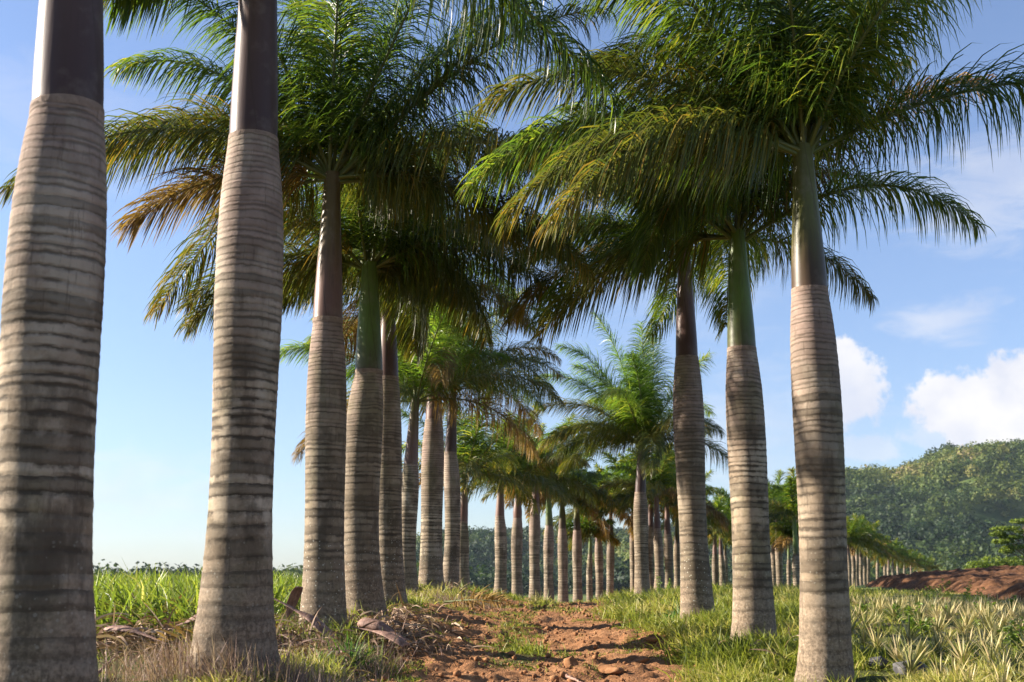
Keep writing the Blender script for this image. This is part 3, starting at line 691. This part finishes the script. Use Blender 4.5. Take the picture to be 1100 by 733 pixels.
HERO = {
 1: [(R(165), -34, 1.7, .4, 3.4, 'green'), (R(14), -20, 3.4, .5, 3.6, 'green'), (R(160), -12, 1.8, .6, 3.6, 'olive')],
 2: [(R(-6), 44, 3.9, .42, 3.4, 'green'), (R(182), 54, 3.5, 1.35, 2.8, 'green'), (R(170), 66, 3.5, 1.5, 2.8, 'green'), (R(175), 42, 2.9, 1.9, 2.2, 'olive'), (R(20), 55, 3.2, .9, 2.0, 'green'), (R(-10), 5, 2.4, 1.1, 2.2, 'olive'), (R(185), 10, 2.5, 1.3, 2.0, 'dry')],
 3: [(R(170), 25, 2.8, 1.6, 2.0, 'olive'), (R(5), 35, 3.0, 1.7, 2.2, 'green')],
 7: [(R(0), 45, 3.2, 1.8, 2.0, 'olive'), (R(-15), 20, 3.0, 1.6, 2.0, 'green')],
 18: [(R(192), 74, 3.4, 1.3, 3.6, 'green'), (R(12), 58, 3.9, 1.2, 3.0, 'green'), (R(6), 30, 3.5, .95, 2.4, 'green'), (R(176), 42, 3.4, 1.5, 3.0, 'olive'), (R(188), 60, 3.7, 1.5, 3.4, 'green'), (R(160), 58, 3.4, 1.4, 3.2, 'olive')],
 19: [(R(0), 48, 3.5, 1.4, 2.6, 'dry'), (R(-8), 36, 3.0, 1.7, 2.4, 'green'), (R(178), 48, 3.4, 1.6, 3.2, 'olive')],
 20: [(R(180), 30, 2.8, 1.6, 2.2, 'olive')],
 21: [(R(150), 80, 4.2, 1.7, 1.3, 'bright'), (R(60), 78, 3.8, 1.4, 1.4, 'bright'), (R(15), 74, 3.7, 1.0, 1.3, 'bright'), (R(190), 70, 4.0, 1.9, 1.6, 'bright'), (R(170), 58, 3.9, 1.6, 1.8, 'bright'), (R(185), 45, 3.6, 1.5, 1.7, 'olive'), (R(160), 30, 3.2, 1.4, 2.0, 'olive'), (R(200), 18, 3.0, 1.2, 2.0, 'olive'), (R(5), 40, 2.6, 1.7, 2.0, 'olive')],
}
M_SCAR = simple('sheath_scar', [(.3, (.13, .09, .07)), (.7, (.30, .22, .17))], 12, .8, .2)
for i_, a_ in enumerate(P): build_palm(i_, a_)

# ---------------------------------------------------------------- grasses
def blades_mesh(name, bx, by, hh, wid, mat, seed, per, spread, lean=.5, sag=1.2, nseg=2, tintf=None):
    """bx,by tuft centres; hh tuft height"""
    g = np.random.default_rng(seed); n = len(bx) * per
    X = np.repeat(bx, per) + g.normal(0, 1, n) * np.repeat(spread, per); Yy = np.repeat(by, per) + g.normal(0, 1, n) * np.repeat(spread, per)
    Z = hgt(X, Yy) - .01
    D = np.stack([g.normal(0, lean, n) - .12, g.normal(0, lean, n), np.ones(n)], -1)
    S = g.normal(0, 1, (n, 3)); S[:, 2] *= .2
    H = np.repeat(hh, per) * g.uniform(.55, 1.2, n)
    t = np.clip(g.beta(2, 2.4, n) if tintf is None else tintf(X, Yy, g, n), 0, 1)
    prof = {2: [.8, .8, .08], 3: [.7, 1, .8, .06], 4: [.7, 1, .95, .6, .05]}[nseg]
    V, Q, T = ribbons(np.stack([X, Yy, Z], -1), D, S, H, np.repeat(wid, per) * g.uniform(.7, 1.3, n), sag * g.uniform(.4, 1.4, n), nseg, prof, wind=(-.3, 0, 0), tint=t)
    return mesh_np(name, V, Q, mat, False, {'tint': T})
g = np.random.default_rng(77)
n = 60000
d = np.exp(g.uniform(math.log(6.5), math.log(46), n)); xr = g.uniform(-.50, .52, n) * d
patch = fbm(xr * .8, d * .8, 3, 61)
m = soil_mask(xr, d)
keep = (m < .35 + g.uniform(0, .25, n)) & (patch > .36 + g.uniform(-.08, .08, n))
keep &= ~((xr < -2.0) & (d < 16) & (fbm(xr * 1.1, d * 1.1, 2, 66) > .52))
bx, by = xr[keep], d[keep]
hh = (.06 + .24 * sstep(fbm(bx * 1.5, by * 1.5, 3, 62), .35, .7)) * (1 + .3 * sstep(by, 15, 35))
def gt(X, Y, g, n): return g.beta(2, 2.2, n) * .85 + .06 + (fbm(X * .7, Y * .7, 3, 63) - .42) * 1.1
keep2 = (bx / by * F + 550 < 905) | (g.uniform(0, 1, len(bx)) < .22) | (by < 10.2)
bx, by, hh = bx[keep2], by[keep2], np.where((bx / by * F + 550 > 905), hh * .6, hh)[keep2]
setp(link('grass', blades_mesh('grass', bx, by, hh, .007 * (1 + by / 14), M_GRASS, 1, 9, .04 + .004 * by, .55, 1.3, 2, gt)), kind='stuff')
# small weeds in the track
n = 16000; d = g.uniform(9, 34, n); xr = road_c(d) + g.uniform(-1.7, 1.7, n)
keep = fbm(xr * 2.0, d * .9, 3, 64) > .60 - .17 * np.exp(-((xr - road_c(d) + .05) / .35) ** 2) * sstep(d, 11.5, 14)
setp(link('track_weeds', blades_mesh('track_weeds', xr[keep], d[keep], g.uniform(.03, .10, keep.sum()), np.full(keep.sum(), .009), M_GRASS, 3, 7, np.full(keep.sum(), .05), .8, 1.5, 2)), kind='stuff')
# tall cane-like grass behind the left bank
n = 5200; d = g.uniform(11.5, 30, n); xr = -(g.uniform(.13, .52, n)) * d
keep = (xr < -3.1 - (d - 11.5) * .06); bx, by = xr[keep], d[keep]
topz = np.array([0.0])
hh = np.clip((.02 + .34 * fbm(bx * 1.1, by * 1.1, 3, 68)) - h0(bx, by) * .80, .20, .75)
setp(link('tall_grass', blades_mesh('tall_grass', bx, by, hh, np.full(len(bx), .021), M_CANE, 5, 8, np.full(len(bx), .12), .55, 1.7, 4)), kind='stuff')
# pinkish dry stems round the nearest trunks
def drypatch(name, px, py, n, sx, sy, h, seed, mat=M_STRAW, w=.006, per=6):
    c = hit(px, py); gg = np.random.default_rng(seed)
    bx = c[0] + gg.normal(0, sx, n); by = c[1] + gg.normal(0, sy, n)
    return setp(link(name, blades_mesh(name, bx, by, np.full(n, h), np.full(n, w), mat, seed, per, np.full(n, .05), .35, .5, 3)), kind='stuff')
bxs = []; 
drypatch('dry_stems', 275, 733, 260, .50, .22, .30, 21, w=.0045, per=9)
drypatch('dry_undergrowth', 365, 716, 90, .25, .35, .26, 22, w=.0045, per=9)
drypatch('dry_leaf_litter', 190, 690, 130, .9, .5, .16, 23)
drypatch('twig_litter', 490, 648, 60, .5, .8, .30, 24)

M_LITTER = leafmat('dead_leaf_litter', [(0, (.10, .055, .038)), (.5, (.24, .15, .10)), (1, (.42, .31, .22))], .15, .65, .2, 1.1)
def litter(name, spots, seed):
    gg = np.random.default_rng(seed); PP = []
    for (px, py, Y, n, sx, sy) in spots:
        v = ray(px, py); v = v / v[1] * Y
        PP.append(np.stack([v[0] + gg.normal(0, sx, n), v[1] + gg.normal(0, sy, n)], -1))
    PP = np.concatenate(PP); n = len(PP)
    Z = hgt(PP[:, 0], PP[:, 1]) + gg.uniform(0, .16, n) * fbm(PP[:, 0] * 2, PP[:, 1] * 2, 2, 81) * 1.8
    D = gg.normal(0, 1, (n, 3)); D[:, 2] = np.abs(D[:, 2]) * .35 + .1; S = gg.normal(0, 1, (n, 3))
    V, Q, T = ribbons(np.stack([PP[:, 0], PP[:, 1], Z], -1), D, S, gg.uniform(.15, .5, n), gg.uniform(.008, .026, n), gg.uniform(.4, 3.0, n), 5, [.6, 1, 1, .8, .5, .1], tint=gg.random(n))
    setp(link(name, mesh_np(name, V, Q, M_LITTER, False, {'tint': T})), kind='stuff')
litter('dead_leaf_litter', [(140, 680, 11.0, 520, .45, .6), (215, 672, 11.6, 420, .3, .6), (310, 668, 11.2, 620, .22, .7), (318, 700, 9.8, 300, .16, .4), (405, 676, 12.9, 620, .22, .7), (440, 690, 12.3, 160, .25, .4), (430, 662, 16.0, 260, .3, .8), (488, 640, 29.0, 300, .35, .6), (850, 685, 12.0, 60, .3, .3)], 91)
# individual grass tufts
def tuft(px, py, h, r, label, seed, mat=M_TUFT, nb=90, w=.014, Yd=None):
    c = hit(px, py) if Yd is None else None
    if Yd is not None:
        v = ray(px, py); v = v / v[1] * Yd; c = np.array([v[0], v[1], gh(v[0], v[1])])
    gg = np.random.default_rng(seed)
    P0 = np.zeros((nb, 3)); P0[:, :2] = gg.normal(0, r * .25, (nb, 2)); P0[:, 2] = -.02
    D = np.stack([gg.normal(0, .5, nb), gg.normal(0, .5, nb), np.ones(nb)], -1); D[:, :2] += P0[:, :2] * 4
    S = gg.normal(0, 1, (nb, 3)); S[:, 2] *= .2
    V, Q, T = ribbons(P0, D, S, h * gg.uniform(.6, 1.2, nb), np.full(nb, w), 1.3 * gg.uniform(.5, 1.5, nb), 4, [.7, 1, .9, .6, .05], wind=(-.2, 0, 0), tint=gg.random(nb))
    o = link('grass_tuft', mesh_np('grass_tuft', V, Q, mat, False, {'tint': T}), None, c)
    return setp(o, label, 'grass tuft')
tuft(372, 722, .34, .22, 'bright green grass tuft among pinkish dry stems by the track', 1, nb=150)
tuft(335, 728, .30, .18, 'dark green grass tuft behind the dry stems, near the thick pale palm', 2)
tuft(424, 660, .30, .25, 'small dark green grass tuft at the foot of the slim V-stalked palm', 3, Yd=19.5)
tuft(733, 652, .34, .35, 'dark green bushy tuft right beside the purple-shafted roadside palm', 4, nb=160, Yd=17.2)
tuft(722, 668, .30, .22, 'light green spiky tuft below the dark bushy one on the bank', 5, M_WEED, 120, Yd=15.2)
tuft(780, 692, .25, .3, 'low green tuft at the side of the lichen-spotted flared trunk', 6, Yd=13.2)
tuft(905, 733, .22, .25, 'grass tuft against the base of the tall palm by the stones', 7, M_GRASS, Yd=9.9)

# ---------------------------------------------------------------- pineapple plants
def pine_mesh(seed, nl=46):
    gg = np.random.default_rng(seed)
    az = np.arange(nl) * 2.4 + gg.normal(0, .2, nl); q = np.linspace(0, 1, nl)
    el = R(8) + q * R(68) + gg.normal(0, .1, nl)
    D = np.stack([np.cos(az) * np.cos(el), np.sin(az) * np.cos(el), np.sin(el)], -1)
    P0 = D * .03; P0[:, 2] = .02 + q * .05
    S = np.cross(D, np.array([0, 0, 1.0])[None])
    V, Q, T = ribbons(P0, D, S, gg.uniform(.16, .33, nl), np.full(nl, .018), gg.uniform(.2, .9, nl), 4, [1, .95, .75, .45, .05], tint=np.clip(gg.beta(2.2, 1.8, nl), 0, 1))
    return mesh_np('pineapple_plant', V, Q, M_PINE, False, {'tint': T})
pm = [pine_mesh(s) for s in range(6)]
g = np.random.default_rng(5); cnt = 0
# rows run away from the camera
for row in range(30):
    for k in range(44):
        y = 8.2 + k * .46 + g.normal(0, .10); x = 3.35 + row * .50 + (y - 8) * .12 + g.normal(0, .10)
        pxx = 550 + x / y * F
        if y > 25 or pxx > 1135 or pxx < 880: continue
        if pxx < 935 and y < 12: continue
        if g.random() < .10: continue
        if fbm(np.array([x * .5]), np.array([y * .5]), 2, 71)[0] > .70: continue
        o = link('pineapple_plant', pm[g.integers(6)], None, (x, y, gh(x, y) - .02)); s = g.uniform(.75, 1.15); o.scale = (s, s, s); o.rotation_euler = (g.normal(0, .1), g.normal(0, .1), g.uniform(0, 6.28))
        setp(o, 'spiky dry yellow-green pineapple plant in the strip beside the ploughed field', 'pineapple plant', 'pineapple plants in the strip beside the ploughed field'); cnt += 1
print('pineapples', cnt)
# bright leafy weeds
def weed(px, py, Y, h, label, seed):
    v = ray(px, py); v = v / v[1] * Y; gg = np.random.default_rng(seed); nst = 7
    b = Buf()
    for s in range(nst):
        az = gg.uniform(0, 6.28); dd = nrm(np.array([math.cos(az) * .4, math.sin(az) * .4, 1.0])); n_ = 10
        hh_ = h * gg.uniform(.6, 1.1); ptsw = dd[None] * np.linspace(0, hh_, n_)[:, None] + np.array([math.cos(az), math.sin(az), 0])[None] * .06
        V, Q = tube(ptsw, np.linspace(.006, .002, n_), 4); b.add(V, Q, .2)
        k = 26; t = gg.uniform(.15, 1, k); P0 = ptsw[0][None] + (ptsw[-1] - ptsw[0])[None] * t[:, None]
        D = gg.normal(0, 1, (k, 3)); D[:, 2] = np.abs(D[:, 2]) * .5
        V, Q, T = ribbons(P0, D, gg.normal(0, 1, (k, 3)), np.full(k, .065), np.full(k, .022), np.full(k, .8), 3, [.3, 1, .8, .08]); b.add(V, Q, T)
    o = link('leafy_weed', b.mesh('leafy_weed', M_WEED), None, (v[0], v[1], gh(v[0], v[1]) - .02))
    setp(o, label, 'weed')
weed(1030, 655, 24, .65, 'tallest bright green leafy weed in front of the ploughed field', 1)
weed(1045, 652, 25, .5, 'bright green weed just beside the tallest weed at the field edge', 2)
weed(1085, 655, 23, .4, 'low bright weed at the field edge nearest the photo border', 3)
weed(975, 668, 17, .4, 'green weed in the middle of the pineapple strip', 4)
weed(1085, 680, 13, .4, 'bright leafy weed among pineapples close to the stones', 5)
weed(1000, 640, 27, .5, 'thin weed at the far corner of the pineapple strip', 6)
for k_, (a_, b_, c_) in enumerate([(960, 660, 19), (1010, 664, 19), (1058, 662, 20), (930, 655, 20), (990, 680, 14.5), (1040, 676, 15.5)]):
    weed(a_, b_, c_, .22, ['weed with small leaves just past the tall palm among straw-coloured pineapples', 'weed low in the pineapples below the tallest field-edge weed', 'leafy weed between pineapples under the ploughed field end', 'weed closest to the tall palm trunk in the pineapple strip', 'weed nearest the stones in the pineapple strip', 'weed by the flat pale-edged stone'][k_], 40 + k_)
weed(712, 636, 30, .6, 'leafy weed on the crest behind the grass bank', 7)

# ---------------------------------------------------------------- stones, clods
def lump_mesh(name, r, seed, mat, flat=.6, sub=3):
    import bmesh
    bm = bmesh.new(); bmesh.ops.create_icosphere(bm, subdivisions=sub, radius=1.0)
    gg = np.random.default_rng(seed); k = gg.normal(0, 1, (14, 3)); k = nrm(k); off = gg.uniform(.42, .85, 14)
    for v in bm.verts:
        c = np.array(v.co)
        for j in range(14):
            dd = c @ k[j]
            if dd > off[j]: c = c - k[j] * (dd - off[j]) * .98
        c = c * (1 + .16 * (float(fbm(np.array([c[0] * 3 + seed]), np.array([c[1] * 3 + c[2] * 2.3]), 3, 8)[0]) - .5) + .05 * math.sin(7 * c[0] + seed) * math.cos(6 * c[1]) + .03 * math.sin(17 * c[2] + 11 * c[0]))
        v.co = Vector((c[0] * r, c[1] * r * .8, c[2] * r * flat))
    me = bpy.data.meshes.new(name); bm.to_mesh(me); bm.free(); me.materials.append(mat)
    for p in me.polygons: p.use_smooth = True
    return me
def lump(name, cat, px, py, r, label, seed, mat, flat=.6, group=None):
    c = hit(px, py); o = link(name, lump_mesh(name, r, seed, mat, flat), None, (c[0], c[1], c[2] + r * flat * .35)); o.rotation_euler = (random.uniform(-.2, .2), random.uniform(-.2, .2), random.uniform(0, 6))
    return setp(o, label, cat, group)
lump('dirt_clod', 'clod', 612, 716, .11, 'biggest red-brown clod sticking up in the middle of the track', 1, M_CLOD, .7)
lump('dirt_clod', 'clod', 655, 722, .16, 'wide flat red-brown clod beside the biggest clod', 2, M_CLOD, .35)
lump('dirt_clod', 'clod', 690, 712, .12, 'reddish clod at the grassy side of the track', 3, M_CLOD, .45)
lump('dirt_clod', 'clod', 635, 692, .09, 'small clod on the track behind the biggest one', 4, M_CLOD, .5)
lump('dirt_clod', 'clod', 700, 690, .10, 'low clod where the track meets the bank of grass', 5, M_CLOD, .45)
lump('stone', 'stone', 848, 684, .13, 'dark stone between the flared trunk and the tall palm', 11, M_STONE, .6)
lump('stone', 'stone', 858, 695, .12, 'grey stone touching the tall palm, lowest of the pair there', 12, M_STONE, .6)
lump('stone', 'stone', 945, 718, .16, 'blue-grey stone just past the tall palm foot', 13, M_STONE, .6)
lump('stone', 'stone', 925, 706, .14, 'dark stone half hidden by the tall palm base', 14, M_STONE, .6)
lump('stone', 'stone', 978, 725, .20, 'broad stone at the bottom edge beneath the pineapples', 15, M_STONE, .5)
lump('stone', 'stone', 1010, 731, .17, 'stone with orange rim at the bottom edge of the photo', 16, M_STONE, .55)
lump('stone', 'stone', 1015, 686, .13, 'dark stone lying among the pineapple plants', 17, M_STONE, .5)
lump('stone', 'stone', 1045, 694, .18, 'flat pale-edged stone among the pineapple plants', 18, M_STONE, .35)
# crumbs of earth
g = np.random.default_rng(12); n = 5200
d = g.uniform(8.5, 30, n); xr = road_c(d) + g.normal(0, 1.0, n); base = lump_mesh('crumb', 1, 5, M_CLOD, .7, 1)
bv = np.array([v.co[:] for v in base.vertices]); bf = np.array([p.vertices[:] for p in base.polygons])
r = np.clip(g.exponential(.014, n), .006, .06); th = g.uniform(0, 6.28, n)
rot = np.stack([np.stack([np.cos(th), -np.sin(th), 0 * th], -1), np.stack([np.sin(th), np.cos(th), 0 * th], -1), np.stack([0 * th, 0 * th, 1 + 0 * th], -1)], 1)
V = np.einsum('nij,vj->nvi', rot, bv) * r[:, None, None] + np.stack([xr, d, hgt(xr, d) + r * .3], -1)[:, None]
Qc = (bf[None] + (np.arange(n) * len(bv))[:, None, None]).reshape(-1, 3)
setp(link('soil_crumbs', mesh_np('soil_crumbs', V.reshape(-1, 3), Qc, M_CLOD, False)), kind='stuff')

# ---------------------------------------------------------------- fallen sheaths and fronds
def sheath(p0, p1, w, label, seed, roll=2.2, lift=.0):
    """a dead leaf base: a long trough that narrows into its stalk"""
    a = np.array(p0, float); b = np.array(p1, float); n_ = 26; m_ = 13
    t = np.linspace(0, 1, n_); dv = b - a; ln = np.linalg.norm(dv); dv = dv / ln
    s = nrm(np.cross(dv, [0, 0, 1.0])); u = np.cross(s, dv)
    wd = w * np.interp(t, [0, .1, .35, .6, 1], [.75, 1, .95, .35, .14])
    V = []
    gg = np.random.default_rng(seed)
    for off in (0.0, .008):
        for i in range(n_):
            c = a + dv * ln * t[i] + u * (math.sin(t[i] * math.pi) * .05 * ln)
            for j in range(m_):
                ang = (j / (m_ - 1) - .5) * roll
                rr_ = wd[i] / 2 - off
                V.append(c + s * math.sin(ang) * rr_ * 1.3 + u * (math.cos(ang)) * rr_ * .9 * (1 if True else 1) + u * (gg.normal(0, .001)))
    V = np.array(V); i = np.arange(n_ - 1)[:, None] * m_ + np.arange(m_ - 1)[None]
    Q1 = np.stack([i, i + 1, i + m_ + 1, i + m_], -1).reshape(-1, 4); Q2 = Q1[:, ::-1] + n_ * m_
    bd = list(range(m_)) + [k * m_ + m_ - 1 for k in range(1, n_)] + [(n_ - 1) * m_ + k for k in range(m_ - 2, -1, -1)] + [k * m_ for k in range(n_ - 2, 0, -1)]
    bd = np.array(bd); nb = np.roll(bd, -1); Q3 = np.stack([nb, bd, bd + n_ * m_, nb + n_ * m_], -1)
    org = a.copy(); 
    o = link('fallen_sheath', mesh_np('fallen_sheath', V - org, np.vstack([Q1, Q2, Q3]), M_HUSK, True), None, org)
    return setp(o, label, 'dead palm sheath')
def onp(px, py, Y, dz=.05):
    v = ray(px, py); v = v / v[1] * Y; v[2] = gh(v[0], v[1]) + dz; return v
def free(px, py, Y):
    v = ray(px, py); return v / v[1] * Y
sheath(onp(115, 682, 10.6, .15), onp(178, 694, 10.3, .13), .11, 'long pinkish dead sheath lying in the grass between the two nearest palms', 1, 3.0)
sheath(onp(356, 694, 11.4, .10), free(290, 642, 11.6), .19, 'pinkish sheath leaning up against the foot of the brown-shafted palm', 2)
sheath(free(322, 632, 12.0), onp(305, 668, 12.2, .0), .12, 'short upright sheath propped behind the leaning one', 3)
sheath(onp(388, 682, 12.3, .22), onp(442, 692, 12.0, .12), .15, 'rolled grey sheath pointing out over the track edge', 4, 4.2)
sheath(onp(436, 704, 11.6, .10), onp(376, 684, 12.0, .20), .15, 'brown sheath lying under the rolled grey one', 5)
sheath(onp(228, 664, 11.2, .20), onp(180, 678, 11.0, .14), .18, 'dark brown sheath showing beside the thick pale palm', 6)
def fallen_frond(a, az, Ln, label, seed):
    a = np.array(a); m = frond_mesh(az, R(6), Ln, .25, .5, seed, 'dry', nn=90, leaf=.42, wid=.02, nseg=3, windk=0)
    o = link('fallen_frond', m, None, a + np.array([0, 0, .04])); return setp(o, label, 'dead palm frond')
fallen_frond(onp(215, 676, 12.0), R(170), 2.2, 'dead frond heaped behind the long pinkish sheath', 11)
fallen_frond(onp(130, 672, 12.2), R(10), 1.6, 'small dead frond under the tall grass edge', 12)
fallen_frond(onp(330, 668, 11.2), R(200), 1.5, 'dead frond between the thick pale palm and the brown-shafted one', 13)
fallen_frond(onp(478, 646, 22.0), R(-30), 1.5, 'withered frond heap at the foot of the windswept grey-shafted palm', 16)
def stick(pts, r, label, seed):
    P_ = np.array([onp(*p) for p in pts]); tq = np.linspace(0, 1, 20); P2 = np.stack([np.interp(tq, np.linspace(0, 1, len(P_)), P_[:, k]) for k in range(3)], -1)
    P2 += np.random.default_rng(seed).normal(0, .004, P2.shape); V, Q = tube(P2 - P2[0], np.linspace(r, r * .4, 20), 7)
    setp(link('fallen_stick', mesh_np('fallen_stick', V, Q, M_HUSK, True), None, P2[0]), label, 'stick')
stick([(760, 688, 12.3, .03), (800, 708, 11.4, .03), (855, 728, 10.2, .03)], .014, 'long thin bare stick lying across grass toward the tall palm', 1)
stick([(100, 722, 8.2, .02), (128, 700, 9.2, .14)], .012, 'dark twig slanting up in grass beside the blurred nearest trunk', 2)
stick([(608, 722, 10.7, .05), (632, 733, 10.2, .03)], .016, 'pale broken stick by the biggest clod on the track', 3)

# ---------------------------------------------------------------- far tree and bush beyond the field
def leafcloud(n, cen, rad, size, seed, mat, flat=True):
    gg = np.random.default_rng(seed); nd = nrm(gg.normal(0, 1, (n, 3))); C = np.array(cen)[None] + nd * np.array(rad)[None] * (gg.uniform(.3, 1, n) ** .5)[:, None]
    nn_ = nrm(nd * .5 + gg.normal(0, .6, (n, 3)) + np.array([0, 0, .6])); t1 = nrm(np.cross(nn_, gg.normal(0, 1, (n, 3)))); t2 = np.cross(nn_, t1)
    s = size * gg.uniform(.6, 1.3, (n, 1)); V = np.stack([C - t1 * s, C - t2 * s * .6, C + t1 * s, C + t2 * s * .6], 1).reshape(-1, 3)
    return V, np.arange(len(V)).reshape(-1, 4), np.repeat(gg.random(n), 4)
def far_tree():
    Y = 110.0; b = at(1104, 616, Y); root = bpy.data.objects.new('spreading_tree', None); COL.objects.link(root); root.location = b
    setp(root, 'pale green flat-layered tree at the far side of the ploughed field', 'tree')
    bt = Buf(); bc = Buf()
    V, Q = tube(np.array([[0, 0, -.5], [.1, 0, 1.5], [0, .1, 3.2], [.2, 0, 4.6]]), [.22, .17, .12, .05], 8); bt.add(V, Q)
    for k, (dx, z, r) in enumerate([(-1.6, 4.2, 1.5), (-1.2, 3.4, 1.2), (-2.0, 3.0, 1.1), (.9, 3.9, 1.7), (-.8, 2.5, 1.3), (1.8, 3.1, 1.4), (-2.4, 3.7, .8), (.1, 4.9, 1.2), (-1.7, 2.1, .7)]):
        V, Q = tube(np.array([[0, 0, z * .5], [dx * .5, .2, z * .8], [dx, .3, z]]), [.09, .06, .02], 6); bt.add(V, Q)
        V, Q, T = leafcloud(420, (dx, .3, z), (r, r, .22), .14, k, M_ACACIA); bc.add(V, Q, T)
    link('trunk', bt.mesh('trunk', M_BARK), root); link('crown', bc.mesh('crown', M_ACACIA), root)
    root2 = bpy.data.objects.new('bush', None); COL.objects.link(root2); c = at(1068, 618, 120.0); root2.location = c
    setp(root2, 'low rounded green bush on the far edge of the ploughed field', 'bush')
    bb = Buf()
    for k, (dx, z, r) in enumerate([(-1.8, .8, 1.2), (0, 1.1, 1.6), (1.9, 1.0, 1.6), (3.6, 1.2, 1.7), (.8, .5, 1.3)]):
        V, Q, T = leafcloud(500, (dx, 0, z), (r, r, r * .6), .16, k + 20, M_ACACIA); bb.add(V, Q, T)
    bs = Buf()
    for dx in (-1.5, -.4, .5, 1.6, 3.0):
        V, Q = tube(np.array([[dx * .5, 0, -.3], [dx, 0, .6], [dx * 1.1, 0, 1.1]]), [.07, .05, .02], 6); bs.add(V, Q)
    link('foliage', bb.mesh('foliage', M_ACACIA), root2); link('stem', bs.mesh('stem', M_BARK), root2)
far_tree()

# ---------------------------------------------------------------- air
def haze():
    import bmesh
    bm = bmesh.new(); bmesh.ops.create_cube(bm, size=1.0)
    x0, x1, y0, y1, z0, z1 = -3400, 3400, -3400, 4400, float(min(gz.min(), HZ.min())) - 1, float(HZ.max()) + 22
    for v in bm.verts:
        v.co = Vector((x0 if v.co.x < 0 else x1, y0 if v.co.y < 0 else y1, z0 if v.co.z < 0 else z1))
    me = bpy.data.meshes.new('haze'); bm.to_mesh(me); bm.free()
    m, nt, out = newmat('haze_air'); pv = N(nt, 'ShaderNodeVolumePrincipled'); pv.inputs['Color'].default_value = (.68, .84, 1.0, 1); pv.inputs['Density'].default_value = HAZE
    L(nt, pv.outputs[0], out.inputs['Volume']); me.materials.append(m)
    setp(link('haze', me), kind='stuff')
HAZE = 0.000045
haze()
